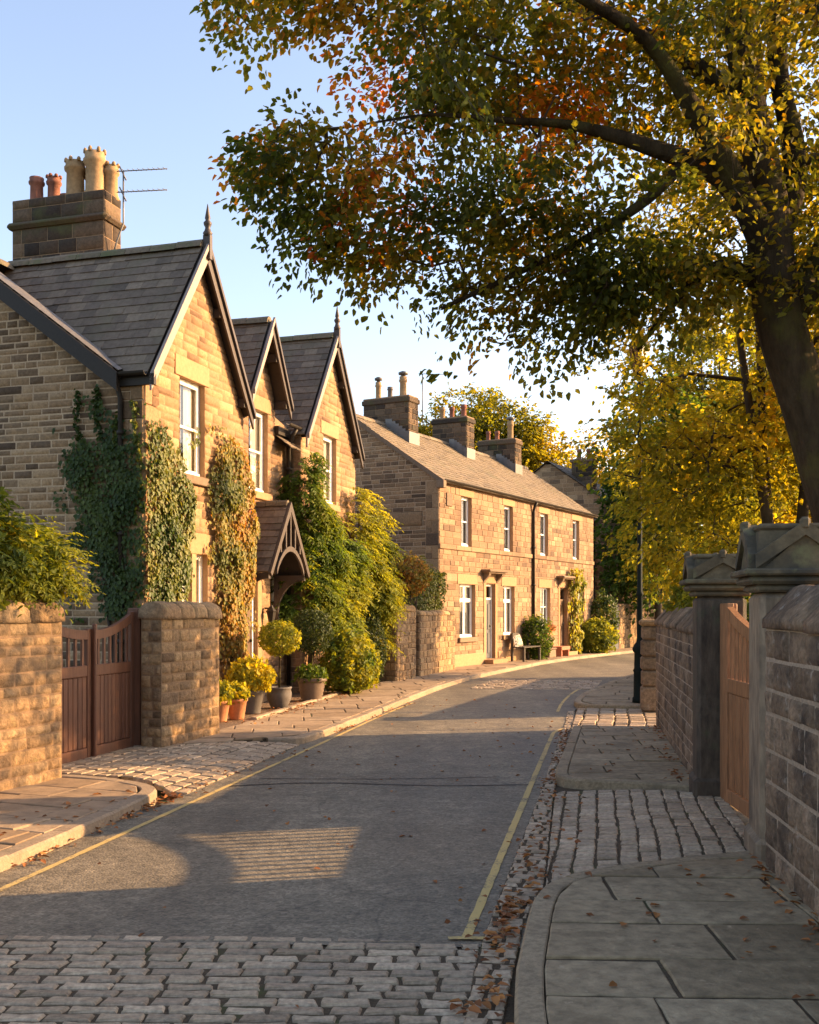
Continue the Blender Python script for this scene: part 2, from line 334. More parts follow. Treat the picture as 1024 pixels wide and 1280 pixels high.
# ------------------------------------------------------------------ masonry
def stone_face(mb, fr, xl, xr, z0, z1, openings=(), course=.14, lens=(.2, .46), proud=.012, joint=.009, mats=(0, 1), rough=0., keys=(), jit=.25, cell=.07, mortar=True):
    """coursed stones over a wall face. xl/xr: numbers or functions of z; openings block stones and mortar"""
    fl = xl if callable(xl) else (lambda z: xl); frr = xr if callable(xr) else (lambda z: xr)
    ks = sorted(set([z0, z1] + [k for o in openings for k in (o[2], o[3]) if z0 < k < z1] + list(keys)))
    rows = []
    for a, b in zip(ks[:-1], ks[1:]):
        if b-a < .004: continue
        n = max(1, round((b-a)/course)); w = [1 + jit*(rnd.random()-.5)*2 for _ in range(n)]; s = sum(w); z = a
        for q in w: rows.append((z, z + (b-a)*q/s)); z += (b-a)*q/s
    for (a, b) in rows:
        mid = (a+b)/2
        la, lb, ra, rb = fl(a), fl(b), frr(a), frr(b)
        L0, R0 = min(la, lb), max(ra, rb)
        if R0-L0 < .02: continue
        iv = [(L0, R0)]
        for o in openings:
            if o[2] < mid < o[3]:
                nv = []
                for (p, q) in iv:
                    if o[1] <= p or o[0] >= q: nv.append((p, q)); continue
                    if o[0] > p: nv.append((p, o[0]))
                    if o[1] < q: nv.append((o[1], q))
                iv = nv
        for (p, q) in iv:
            def cl(x, z): return min(max(x, fl(z)), frr(z))
            if mortar: mb.add([fr(cl(p, a), 0, a), fr(cl(q, a), 0, a), fr(cl(q, b), 0, b), fr(cl(p, b), 0, b)], [(0, 1, 2, 3)], mats[1])
            x = p
            first = True
            while x < q-.01:
                l = rnd.uniform(*lens)*(.75 + .5*(b-a)/course*.5)
                if first and rnd.random() < .5: l *= .6
                first = False
                if q-(x+l) < lens[0]*.6: l = q-x
                e = x+l; j = joint*.5*(.7+.6*rnd.random())
                one_stone(mb, fr, (cl(x+j, a+j), cl(e-j, a+j), cl(e-j, b-j), cl(x+j, b-j)), a+j, b-j, proud*(.6+.8*rnd.random()), mats[0], rough, cell)
                x = e
def one_stone(mb, fr, xs, za, zb, d, mat, rough, cell, tint=None):
    x0, x1, x2, x3 = xs
    if max(x1-x0, x2-x3) < .015 or zb-za < .01: return
    b = min(.012, (x1-x0)*.2 + .001, (zb-za)*.2)
    tint = tint or (rnd.random(), rnd.random(), rnd.random())
    q = lambda: rnd.uniform(-.3, .3)*b
    A = [(x0+q(), za+q()), (x1+q(), za+q()), (x2+q(), zb+q()), (x3+q(), zb+q())]
    cx = (x0+x1+x2+x3)/4; cz = (za+zb)/2
    B = [(x0+b, za+b), (x1-b, za+b), (x2-b, zb-b), (x3+b, zb-b)]
    if rough <= 0:
        mb.add([fr(x, 0, z) for x, z in A] + [fr(x, d, z) for x, z in B], [(4,5,6,7), (0,1,5,4), (1,2,6,5), (2,3,7,6), (3,0,4,7)], mat, tint)
        return
    nx = max(2, int(round((x1-x0)/cell))); nz = max(2, int(round((zb-za)/cell)))
    V = []; F = []
    sx, sz = rnd.random()*90, rnd.random()*90
    for k in range(nz+1):
        for i in range(nx+1):
            u = i/nx; w = k/nz
            xa = B[0][0]*(1-u) + B[1][0]*u; xb = B[3][0]*(1-u) + B[2][0]*u
            x = xa*(1-w) + xb*w; z = B[0][1]*(1-w) + B[3][1]*w
            ed = 0 if (i in (0, nx) or k in (0, nz)) else 1
            h = d*(.85 if not ed else 1.15) + rough*(.8*mnoise.noise(Vector((x*14+sx, z*14+sz, 0.3))) + .9*rnd.uniform(-.5, .5))*(1 if ed else .6)
            V.append(fr(x, max(h, .002), z))
    o = len(V); V += [fr(x, 0, z) for x, z in A]
    w1 = nx+1
    for k in range(nz):
        for i in range(nx): F.append((k*w1+i, k*w1+i+1, (k+1)*w1+i+1, (k+1)*w1+i))
    c = [0, nx, nz*w1+nx, nz*w1]
    F.append(tuple([o, o+1] + [nx-i for i in range(nx+1)]))
    F.append(tuple([o+1, o+2] + [(nz-k)*w1+nx for k in range(nz+1)]))
    F.append(tuple([o+2, o+3] + [nz*w1+i for i in range(nx+1)]))
    F.append(tuple([o+3, o] + [k*w1 for k in range(nz+1)]))
    mb.add(V, F, mat, tint, True)
def quoins(mb, fr, x0, sgn, z0, z1, mat, h=.3, proud=.02):
    z = z0; k = 0; e_ = x0+sgn*.40
    mb.add([fr(min(x0, e_), .0005, z0), fr(max(x0, e_), .0005, z0), fr(max(x0, e_), .0005, z1), fr(min(x0, e_), .0005, z1)], [(0, 1, 2, 3)], 1)
    while z < z1-.05:
        hh = min(h*rnd.uniform(.85, 1.15), z1-z); w = (.40, .22)[k % 2]*rnd.uniform(.92, 1.)
        if k % 2:
            p_, q_ = (x0+sgn*w, x0+sgn*.40); p_, q_ = min(p_, q_), max(p_, q_); one_stone(mb, fr, (p_+.003, q_-.003, q_-.003, p_+.003), z+.004, z+hh*.5-.004, proud*.7, mat, 0, .1); one_stone(mb, fr, (p_+.003, q_-.003, q_-.003, p_+.003), z+hh*.5+.004, z+hh-.004, proud*.7, mat, 0, .1)
        a, b = (x0, x0+w) if sgn > 0 else (x0-w, x0)
        one_stone(mb, fr, (a+.003, b-.003, b-.003, a+.003), z+.004, z+hh-.004, proud, mat, 0, .1); z += hh; k += 1
def reveal(mb, fr, x0, x1, z0, z1, d=.16, mat=2, dark=3, room=.7, tint=None):
    """jambs, head and cill of an opening and a dim room behind it"""
    for (a, b, c, e) in (((x0,z0),(x0,z1),0,0), ((x1,z1),(x1,z0),0,0), ((x0,z1),(x1,z1),0,0), ((x1,z0),(x0,z0),0,0)):
        mb.add([fr(a[0], .012, a[1]), fr(b[0], .012, b[1]), fr(b[0], -d, b[1]), fr(a[0], -d, a[1])], [(0, 1, 2, 3)], mat, tint)
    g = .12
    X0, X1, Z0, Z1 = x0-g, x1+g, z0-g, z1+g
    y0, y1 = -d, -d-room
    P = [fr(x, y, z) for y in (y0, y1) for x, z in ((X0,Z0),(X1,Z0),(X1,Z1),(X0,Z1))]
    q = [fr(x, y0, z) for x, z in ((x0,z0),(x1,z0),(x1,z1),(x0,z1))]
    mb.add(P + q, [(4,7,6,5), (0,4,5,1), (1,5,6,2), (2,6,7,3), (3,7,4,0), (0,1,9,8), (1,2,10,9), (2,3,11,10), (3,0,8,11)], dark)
def window(parent, fr, x0, x1, z0, z1, style='sash', sill=True, lintel=.2, d=.13, curtain='sides', label=None, sill_mat='ashlar', blind=False):
    mb = MB(); w = .045; y0, y1 = -d, -d+.05
    T = (.5, .5, .5)
    mb.box(fr, x0, x0+w, y0, y1, z0, z1, tint=T); mb.box(fr, x1-w, x1, y0, y1, z0, z1, tint=T)
    mb.box(fr, x0+w, x1-w, y0, y1, z1-w, z1, tint=T); mb.box(fr, x0+w, x1-w, y0, y1+.03, z0, z0+w*1.3, tint=T)
    s = .035; a, b = x0+w, x1-w; c = z0+w*1.3; e = z1-w; ya, yb = y0+.004, y1-.012
    if style == 'sash':
        m = (c+e)/2
        for (za, zb, dy) in ((c, m+.02, -.0), (m-.02, e, .008)):
            mb.box(fr, a, a+s, ya+dy, yb+dy, za, zb, tint=T); mb.box(fr, b-s, b, ya+dy, yb+dy, za, zb, tint=T)
            mb.box(fr, a+s, b-s, ya+dy, yb+dy, za, za+s, tint=T); mb.box(fr, a+s, b-s, ya+dy, yb+dy, zb-s, zb, tint=T)
    elif style == 'casement':
        m = z0+(z1-z0)*.70; xm = (x0+x1)/2
        mb.box(fr, a, b, y0+.002, y1-.004, m-.03, m+.03, tint=T)
        mb.box(fr, xm-.03, xm+.03, y0+.003, y1-.006, c, e, tint=T)
        for (p, q) in ((a, xm-.03), (xm+.03, b)):
            for (u, v) in ((c, m-.03), (m+.03, e)):
                mb.box(fr, p, p+.022, ya, yb, u, v, tint=T); mb.box(fr, q-.022, q, ya, yb, u, v, tint=T)
                mb.box(fr, p+.022, q-.022, ya, yb, u, u+.022, tint=T); mb.box(fr, p+.022, q-.022, ya, yb, v-.022, v, tint=T)
    elif style == 'bars':
        for k in (1, 2):
            xm = a + (b-a)*k/3; mb.box(fr, xm-.016, xm+.016, ya, yb, c, e, tint=T)
        mb.box(fr, a, b, ya-.002, yb-.002, (c+e)/2-.016, (c+e)/2+.016, tint=T)
    else:
        mb.box(fr, a, a+s, ya, yb, c, e, tint=T); mb.box(fr, b-s, b, ya, yb, c, e, tint=T)
        mb.box(fr, a+s, b-s, ya, yb, c, c+s, tint=T); mb.box(fr, a+s, b-s, ya, yb, e-s, e, tint=T)
    o = mb.build('window', M['white'], parent)
    if label: o['label'] = label
    g = MB(); yg = y0+.02
    g.add([fr(a, yg, c), fr(b, yg, c), fr(b, yg, e), fr(a, yg, e)], [(0, 1, 2, 3)]); g.build('pane', M['glass'], o)
    cm = MB(); yc = -d-.035
    def cloth(p, q):
        n = max(4, int((q-p)/.035)); V = []
        for i in range(n+1):
            x = p + (q-p)*i/n; yy = yc + .014*math.sin(i*1.9+p*7)
            V += [fr(x, yy, z0-.03), fr(x, yy, z1+.03)]
        cm.add(V, [(2*i, 2*i+2, 2*i+3, 2*i+1) for i in range(n)], 0, None, True)
    wv = x1-x0
    if curtain == 'sides': cloth(x0-.04, x0+wv*.42); cloth(x1-wv*.44, x1+.04)
    elif curtain == 'full': cloth(x0-.04, x1+.04)
    elif curtain == 'left': cloth(x0-.04, x0+wv*.42)
    if curtain: cm.build('curtain', M['curtain'], o)
    if sill:
        q = MB(); q.bevbox(fr, x0-.09, x1+.09, -.06, .075, z0-.13, z0-.002, b=.008); q.build('sill', M[sill_mat], o)
    if lintel:
        q = MB(); q.bevbox(fr, x0-.14, x1+.14, -.05, .022, z1+.002, z1+lintel, b=.006); q.build('lintel', M['ashlar'], o)
    return o
def slates(mb, P0, eu, ev, rng_u, V, w=.27, exp=.19, mats=(0, 1), thick=.013, lift=0.):
    """rows of slates over a roof plane: eu along the eave, ev up the slope, rng_u(v)->(u0,u1)"""
    P0 = Vector(P0); eu = Vector(eu).normalized(); ev = Vector(ev).normalized(); n = eu.cross(ev).normalized()
    if n.z < 0: n = -n
    k = 0; v = 0.
    pt = lambda u, v, h: tuple(P0 + eu*u + ev*v + n*(h+lift))
    nr = int(math.ceil(V/exp))
    for k in range(nr):
        v0 = k*exp; v1 = min(v0+exp*1.04, V)
        u0, u1 = rng_u((v0+min(v0+exp, V))/2)
        if u1-u0 < .03: continue
        mb.add([pt(u0, v0, -.02), pt(u1, v0, -.02), pt(u1, v1, -.02), pt(u0, v1, -.02)], [(0, 1, 2, 3)], mats[1])
        u = u0 - (w*.5 if k % 2 else 0) - rnd.random()*.02
        while u < u1:
            ww = w*rnd.uniform(.9, 1.1); a = max(u+.002, u0); b = min(u+ww-.002, u1)
            if b-a > .02:
                dv = rnd.uniform(-.006, .006); th = thick*rnd.uniform(.8, 1.5)
                t = (min(1, max(0, rnd.gauss(.5, .25))), rnd.random(), rnd.random())
                mb.add([pt(a, v0+dv, th), pt(b, v0+dv+rnd.uniform(-.003, .003), th), pt(b, v1, .002), pt(a, v1, .002), pt(a, v0+dv, -.006), pt(b, v0+dv, -.006)],
                       [(0, 1, 2, 3), (4, 5, 1, 0), (4, 0, 3), (5, 2, 1)], mats[0], t)
            u += ww
def ridge_tiles(mb, A, B, w=.13, h=.09, step=.42, mat=0):
    A = Vector(A); B = Vector(B); L = (B-A).length; d = (B-A)/L; s = Vector((d.y, -d.x, 0)).normalized()
    n = max(1, int(L/step)); st = L/n
    for i in range(n):
        p = A + d*(i*st+.004); q = A + d*((i+1)*st-.004)
        j = rnd.uniform(-.006, .006)
        prof = [(-w, -h*.9), (-w*.75, h*.15), (-w*.3, h*.75), (w*.3, h*.75), (w*.75, h*.15), (w, -h*.9)]
        V = [tuple(p + s*x + Vector((0, 0, z+j))) for x, z in prof] + [tuple(q + s*x + Vector((0, 0, z+j))) for x, z in prof]
        mb.add(V, [(k, k+1, 7+k, 6+k) for k in range(5)] + [(0,1,2,3,4,5), (11,10,9,8,7,6)], mat)
def coping(mb, fr, x0, x1, yc, w, zb, h, kind='round', seg=.42, mat=0, slope=0.):
    n = max(1, int(round((x1-x0)/seg))); st = (x1-x0)/n
    if kind == 'round':
        K = 9; prof = [(math.cos(math.pi*k/(K-1))*w/2, math.sin(math.pi*k/(K-1))**.8*h*.82 + h*.18) for k in range(K)]
        prof = [(w/2, 0)] + prof + [(-w/2, 0)]
    else:
        prof = [(w/2, 0), (w/2, h*.22), (.03, h), (-.03, h), (-w/2, h*.22), (-w/2, 0)]
    m = len(prof); x = x0
    cuts = [x0 + st*i + (rnd.uniform(-.2, .2)*st if 0 < i < n else 0) for i in range(n+1)]
    for i in range(n):
        a, b = cuts[i]+.004, cuts[i+1]-.004; j = rnd.uniform(-.008, .008); ns = 4
        V = []; F = []
        for s in range(ns+1):
            xx = a + (b-a)*s/ns
            e = 1 - (.05 if s in (0, ns) else 0)
            for (y, z) in prof:
                k = mnoise.noise(Vector((xx*5, y*5+yc, z*5+i)))*.012
                V.append(fr(xx, yc + y*e + k*.5, zb + j + z*e + k + slope*(xx-x0)))
        for s in range(ns):
            for q in range(m): F.append((s*m+q, s*m+(q+1) % m, (s+1)*m+(q+1) % m, (s+1)*m+q))
        F.append(tuple(reversed(range(m)))); F.append(tuple(ns*m+q for q in range(m)))
        mb.add(V, F, mat, None, kind == 'round' or True)
# ------------------------------------------------------------------ paving
def clip_rect(poly, rect):
    """clip a polygon by a convex quad (counter-clockwise)"""
    out = list(poly)
    for i in range(4):
        ax, ay = rect[i]; bx, by = rect[(i+1) % 4]
        ins = lambda p: (bx-ax)*(p[1]-ay) - (by-ay)*(p[0]-ax) >= -1e-9
        res = []
        for k in range(len(out)):
            p = out[k]; q = out[(k+1) % len(out)]; ip, iq = ins(p), ins(q)
            if ip: res.append(p)
            if ip != iq:
                dp = (bx-ax)*(p[1]-ay) - (by-ay)*(p[0]-ax); dq = (bx-ax)*(q[1]-ay) - (by-ay)*(q[0]-ax)
                t = dp/(dp-dq) if abs(dp-dq) > 1e-12 else 0.; res.append((p[0]+(q[0]-p[0])*t, p[1]+(q[1]-p[1])*t))
        out = res
        if len(out) < 3: return []
    return out
def area(p): return .5*sum(p[i][0]*p[(i+1) % len(p)][1] - p[(i+1) % len(p)][0]*p[i][1] for i in range(len(p)))
def pave(mb, poly, ang, rowh, lens, gap, z, kind='sett', org=None, mat=0, jz=.004, wave=.0, gu=None):
    """rows of stones over a polygon; rows run along direction ang (radians from +x)"""
    if area(poly) < 0: poly = poly[::-1]
    c, s = math.cos(ang), math.sin(ang)
    ox, oy = org or poly[0]
    loc = [((x-ox)*c + (y-oy)*s, -(x-ox)*s + (y-oy)*c) for x, y in poly]
    u0, u1 = min(p[0] for p in loc), max(p[0] for p in loc); v0, v1 = min(p[1] for p in loc), max(p[1] for p in loc)
    v = v0 - rnd.random()*.03
    while v < v1:
        rh = rnd.uniform(*rowh); u = u0 - rnd.random()*lens[1]
        while u < u1:
            l = rnd.uniform(*lens); g = gap/2; h = (gu or gap)/2
            q = lambda: rnd.uniform(-.25, .25)*gap
            wv = lambda uu: wave*mnoise.noise(Vector((uu*.9, v*.6, 3.)))
            w0, w1 = wv(u), wv(u+l); sh = rnd.uniform(-.10, .10)*rh if kind == 'sett' else 0.
            w0 += sh*.4; w1 += sh*.4
            cell = clip_rect(loc, [(u+h+q(), v+g+q()+w0), (u+l-h+q(), v+g+q()+w1), (u+l-h+q()+sh, v+rh-g+q()+w1), (u+h+q()+sh, v+rh-g+q()+w0)])
            u += l
            if len(cell) < 3 or area(cell) < rh*l*.012: continue
            paver(mb, [(ox + a*c - b*s, oy + a*s + b*c) for a, b in cell], z, kind, mat, jz)
        v += rh
def paver(mb, P, z, kind, mat, jz):
    Q = []
    for p in P:
        if not Q or math.hypot(p[0]-Q[-1][0], p[1]-Q[-1][1]) > .008: Q.append(p)
    if len(Q) > 1 and math.hypot(Q[0][0]-Q[-1][0], Q[0][1]-Q[-1][1]) <= .008: Q.pop()
    P = Q; n = len(P)
    if n < 3: return
    j = .0035 if kind == 'sett' else .003
    P2 = []
    for i in range(n):
        p, q = P[i], P[(i+1) % n]; L = math.hypot(q[0]-p[0], q[1]-p[1]); P2.append((p[0]+rnd.uniform(-j, j), p[1]+rnd.uniform(-j, j)))
        m = (1 if L > .06 else 0) if kind == 'sett' else int(L/.12)
        for k in range(1, m+1):
            u = k/(m+1); P2.append((p[0]+(q[0]-p[0])*u+rnd.uniform(-j, j), p[1]+(q[1]-p[1])*u+rnd.uniform(-j, j)))
    P = P2; n = len(P)
    cx = sum(p[0] for p in P)/n; cy = sum(p[1] for p in P)/n
    zf = z if callable(z) else (lambda x, y: z)
    dz = rnd.uniform(-jz, jz); tx, ty = rnd.uniform(-1, 1)*jz*3, rnd.uniform(-1, 1)*jz*3
    H = lambda x, y: zf(x, y) + dz + (x-cx)*tx + (y-cy)*ty
    def inset(d): return [(p[0] + (cx-p[0])*min(.6, d/max(.001, math.hypot(cx-p[0], cy-p[1]))), p[1] + (cy-p[1])*min(.6, d/max(.001, math.hypot(cx-p[0], cy-p[1])))) for p in P]
    tint = (rnd.random(), rnd.random(), rnd.random())
    if kind == 'sett': i1, i2, d1, c = .003, .012, .009, .002
    else: i1, i2, d1, c = .002, .010, .005, .0
    a = inset(i1); b = inset(i2)
    V = [(x, y, H(x, y)-.045) for x, y in P] + [(x, y, H(x, y)-d1-rnd.uniform(0, .002)) for x, y in a] + [(x, y, H(x, y)-rnd.uniform(0, .0015)) for x, y in b]
    F = [(i, (i+1) % n, n+(i+1) % n, n+i) for i in range(n)] + [(n+i, n+(i+1) % n, 2*n+(i+1) % n, 2*n+i) for i in range(n)]
    if kind == 'sett':
        d = inset(.030); V += [(x, y, H(x, y)+c*rnd.uniform(-.6, 1)) for x, y in d] + [(cx, cy, H(cx, cy)+c*rnd.uniform(-1, 1))]
        F += [(2*n+i, 2*n+(i+1) % n, 3*n+(i+1) % n, 3*n+i) for i in range(n)] + [(3*n+i, 3*n+(i+1) % n, 4*n) for i in range(n)]
    else: F.append(tuple(2*n+i for i in range(n)))
    mb.add(V, F, mat, tint, False)
def resample(pts, step):
    out = [pts[0]]; acc = 0
    dense = []
    for a, b in zip(pts[:-1], pts[1:]):
        n = max(1, int(math.hypot(b[0]-a[0], b[1]-a[1])/.02))
        dense += [(a[0]+(b[0]-a[0])*i/n, a[1]+(b[1]-a[1])*i/n) for i in range(n)]
    dense.append(pts[-1])
    return dense
def smooth_line(pts, it=2):
    for _ in range(it):
        q = [pts[0]]
        for a, b in zip(pts[:-1], pts[1:]):
            q += [(a[0]*.75+b[0]*.25, a[1]*.75+b[1]*.25), (a[0]*.25+b[0]*.75, a[1]*.25+b[1]*.75)]
        pts = q + [pts[-1]]
    return pts
def offset(pts, d):
    out = []
    for i, p in enumerate(pts):
        a = pts[max(0, i-1)]; b = pts[min(len(pts)-1, i+1)]; L = math.hypot(b[0]-a[0], b[1]-a[1])
        if L < 1e-6: a = pts[max(0, i-3)]; b = pts[min(len(pts)-1, i+3)]; L = max(1e-6, math.hypot(b[0]-a[0], b[1]-a[1]))
        out.append((p[0] + (b[1]-a[1])/L*d, p[1] - (b[0]-a[0])/L*d))
    return out
def kerb(mb, pts, w, h, side, step=(.55, .95), mat=0, zb=-.03):
    """kerb stones along a line; the line is the road edge, side=+1 puts the stone to the right of it"""
    D = resample(smooth_line(pts), .02); O = offset(D, w*side)
    acc = 0; start = 0; tgt = rnd.uniform(*step)
    for i in range(1, len(D)):
        acc += math.hypot(D[i][0]-D[i-1][0], D[i][1]-D[i-1][1])
        if acc >= tgt or i == len(D)-1:
            ids = list(range(start, i+1, max(1, (i-start)//6)));
            if ids[-1] != i: ids.append(i)
            j = rnd.uniform(-.004, .004); b = .018; V = []; F = []
            fx = lambda k, t: (D[k][0] + (O[k][0]-D[k][0])*t, D[k][1] + (O[k][1]-D[k][1])*t)
            m = 6
            for n_, k in enumerate(ids):
                e = .005 if n_ in (0, len(ids)-1) else 0
                for (t, z) in ((.0, zb), (.02, h-b*1.1), (.13, h-.002), (.93, h), (1., h-.006), (1., zb)):
                    x, y = fx(k, t); V.append((x, y, z+j-e))
            for s in range(len(ids)-1):
                for q in range(m-1): F.append((s*m+q, s*m+q+1, (s+1)*m+q+1, (s+1)*m+q) if side < 0 else (s*m+q, (s+1)*m+q, (s+1)*m+q+1, s*m+q+1))
            F.append(tuple(range(m))); F.append(tuple((len(ids)-1)*m+q for q in reversed(range(m))))
            # leave a hairline joint
            mb.add(V, F, mat, None, False)
            start = i; acc = 0; tgt = rnd.uniform(*step)
def sheet(mb, poly, z, mat=0):
    if area(poly) < 0: poly = poly[::-1]
    mb.add([(x, y, z) for x, y in poly], [tuple(range(len(poly)))], mat, (.5, .5, .5))
# ================================================================== camera, light, sky
cam = bpy.data.cameras.new('camera'); co = bpy.data.objects.new('camera', cam); COL.objects.link(co)
co.location = (0, 0, 1.7); co.rotation_euler = (R(90), 0, 0)
cam.sensor_fit = 'HORIZONTAL'; cam.sensor_width = 36.; cam.lens = 36.*1300/1024; cam.shift_y = 120/1024.
cam.clip_end = 2000.; SC.camera = co
SUN_AZ, SUN_EL = 78., 19.5          # bearing clockwise from +Y, elevation
w = bpy.data.worlds.new('World'); SC.world = w; w.use_nodes = True
nt = w.node_tree; bg = nt.nodes['Background']
sky = nt.nodes.new('ShaderNodeTexSky'); sky.sky_type = 'NISHITA'; sky.sun_disc = False
sky.sun_elevation = R(SUN_EL); sky.sun_rotation = R(SUN_AZ); sky.air_density = 1.; sky.dust_density = 1.7; sky.ozone_density = 1.8
nt.links.new(sky.outputs[0], bg.inputs[0]); bg.inputs[1].default_value = .145
sl = bpy.data.lights.new('sun', 'SUN'); sl.energy = 4.2; sl.angle = R(.55); sl.color = (1., .69, .36)
so = bpy.data.objects.new('sun', sl); COL.objects.link(so); so.location = (20, 5, 20)
a = R(SUN_AZ); e = R(SUN_EL)
sd = Vector((math.sin(a)*math.cos(e), math.cos(a)*math.cos(e), math.sin(e)))
so.rotation_euler = sd.to_track_quat('Z', 'Y').to_euler()
SC.view_settings.view_transform = 'Standard'; SC.view_settings.look = 'None'; SC.view_settings.exposure = 1.62; SC.view_settings.gamma = 1.
SC.view_settings.use_white_balance = True; SC.view_settings.white_balance_temperature = 7600; SC.view_settings.white_balance_tint = 19
SC.cycles.max_bounces = 8; SC.cycles.diffuse_bounces = 4; SC.cycles.transparent_max_bounces = 16; SC.cycles.transmission_bounces = 6

# ================================================================== the ground
M['ground'] = surf('garden_ground', [(.075,.085,.035), (.085,.09,.04)], .95, 8, .4, .8, 20, (.16,.10,.05), .7, (.5,.7), bdist=.05)
def asphalt_mat():
    m, nt, out = new_mat('asphalt'); L = nt.links.new
    bs = N(nt, 'ShaderNodeBsdfPrincipled'); bs.inputs['Specular IOR Level'].default_value = .45; L(bs.outputs[0], out.inputs[0])
    geo = N(nt, 'ShaderNodeNewGeometry'); P = geo.outputs['Position']
    def noise(s, d=4., r=.6): 
        n = N(nt, 'ShaderNodeTexNoise', i_Scale=s, i_Detail=d, i_Roughness=r); L(P, n.inputs['Vector']); return n.outputs[0]
    def mul(col, fac_out, lo, hi, a, b):
        mr = N(nt, 'ShaderNodeMapRange'); mr.inputs['From Min'].default_value = a; mr.inputs['From Max'].default_value = b; mr.inputs['To Min'].default_value = lo; mr.inputs['To Max'].default_value = hi; L(fac_out, mr.inputs[0])
        x = N(nt, 'ShaderNodeMix', data_type='RGBA', blend_type='MULTIPLY'); x.inputs[0].default_value = 1.; L(mr.outputs[0], x.inputs[7])
        if isinstance(col, tuple): x.inputs[6].default_value = (*col, 1)
        else: L(col, x.inputs[6])
        return x.outputs[2]
    # stone chippings of random brightness
    vo = N(nt, 'ShaderNodeTexVoronoi', i_Scale=62.); L(P, vo.inputs['Vector'])
    sp = N(nt, 'ShaderNodeSeparateColor'); L(vo.outputs['Color'], sp.inputs[0])
    c = mul((.148, .125, .087), sp.outputs[0], .66, 1.36, 0., 1.)
    vo2 = N(nt, 'ShaderNodeTexVoronoi', i_Scale=24.); L(P, vo2.inputs['Vector']); sp2 = N(nt, 'ShaderNodeSeparateColor'); L(vo2.outputs['Color'], sp2.inputs[0])
    c = mul(c, sp2.outputs[0], .82, 1.2, 0., 1.)
    c = mul(c, noise(5.), .82, 1.2, .3, .7)
    c = mul(c, noise(.55, 5.), .80, 1.18, .34, .68)
    c = mul(c, noise(1.7, 6., .7), .86, 1.15, .35, .65)
    # wheel-polished tracks along the lane, slightly paler
    mp = N(nt, 'ShaderNodeMapping'); mp.inputs['Rotation'].default_value = (0, 0, R(11.3)); mp.inputs['Scale'].default_value = (1.15, .05, 1); L(P, mp.inputs[0])
    n9 = N(nt, 'ShaderNodeTexNoise', i_Scale=1., i_Detail=2.); L(mp.outputs[0], n9.inputs['Vector']); c = mul(c, n9.outputs[0], .84, 1.2, .35, .65)
    # hairline cracks
    wn = N(nt, 'ShaderNodeTexNoise', i_Scale=2.2, i_Detail=4.); L(P, wn.inputs['Vector'])
    av = N(nt, 'ShaderNodeMix', data_type='RGBA'); av.inputs[0].default_value = .22; L(P, av.inputs[6]); L(wn.outputs['Color'], av.inputs[7])
    vc = N(nt, 'ShaderNodeTexVoronoi', feature='DISTANCE_TO_EDGE', i_Scale=.62); L(av.outputs[2], vc.inputs['Vector'])
    ck = N(nt, 'ShaderNodeMapRange'); ck.inputs['From Min'].default_value = .0; ck.inputs['From Max'].default_value = .007; ck.inputs['To Min'].default_value = .68; ck.inputs['To Max'].default_value = 1.; L(vc.outputs['Distance'], ck.inputs[0])
    c = mul(c, ck.outputs[0], 0., 1., 0., 1.)
    L(c, bs.inputs['Base Color'])
    rr_ = N(nt, 'ShaderNodeMapRange'); rr_.inputs['To Min'].default_value = .55; rr_.inputs['To Max'].default_value = .85; L(n9.outputs[0], rr_.inputs[0]); L(rr_.outputs[0], bs.inputs['Roughness'])
    bp_ = N(nt, 'ShaderNodeBump', i_Strength=.5, i_Distance=.008); L(vo.outputs['Distance'], bp_.inputs['Height']); bp_.invert = True
    b2 = N(nt, 'ShaderNodeBump', i_Strength=.4, i_Distance=.03); n7 = N(nt, 'ShaderNodeTexNoise', i_Scale=3., i_Detail=3.); L(P, n7.inputs['Vector']); L(n7.outputs[0], b2.inputs['Height']); L(bp_.outputs[0], b2.inputs['Normal'])
    L(b2.outputs[0], bs.inputs['Normal']); return m
M['asphalt'] = asphalt_mat()
M['tarline'] = surf('tar_seam', [(.022,.022,.022), (.03,.03,.03)], .7, 60, .3, .3, 120)
M['sett'] = surf('gritstone_sett', [(.21,.155,.10), (.37,.285,.19), (.285,.215,.142), (.45,.35,.24), (.24,.185,.125), (.31,.225,.15)], .55, 34, .5, .7, 48, (.24,.195,.15), 5., (.58,.8), bdist=.01, spec=.4)
M['settwarm'] = surf('sandstone_sett', [(.26,.19,.122), (.40,.30,.20), (.325,.24,.158), (.47,.36,.245)], .6, 34, .5, .7, 48, (.30,.25,.2), 5., (.6,.8), bdist=.01, spec=.35)
M['joint'] = surf('sett_joint', [(.085,.06,.036), (.085,.06,.036)], .95, 60, .5, .9, 80, (.06,.075,.022), 2.2, (.55,.7), bdist=.012)
M['flag'] = surf('york_stone_flag', [(.23,.168,.098), (.32,.24,.145), (.27,.20,.118), (.36,.275,.17)], .75, 11, .5, .8, 22, (.155,.11,.062), 1.4, (.5,.72), bdist=.012, stain2=(.42,.325,.21), stain2_scale=14, stain2_pos=(.66,.74))
M['flagwarm'] = surf('warm_york_stone_flag', [(.24,.165,.10), (.31,.22,.14), (.27,.19,.12), (.35,.255,.165)], .85, 7, .28, .45, 22, (.16,.12,.08), 1.4, (.55,.75), bdist=.012)
M['kerb'] = surf('gritstone_kerb', [(.28,.21,.13), (.335,.255,.16)], .8, 30, .45, .5, 70, (.15,.115,.075), 2.5, (.5,.75), bdist=.01)
M['kerbwarm'] = surf('sandstone_kerb', [(.27,.20,.135), (.33,.25,.17)], .85, 30, .3, .5, 60, (.17,.135,.09), 2.5, (.55,.75), bdist=.01)

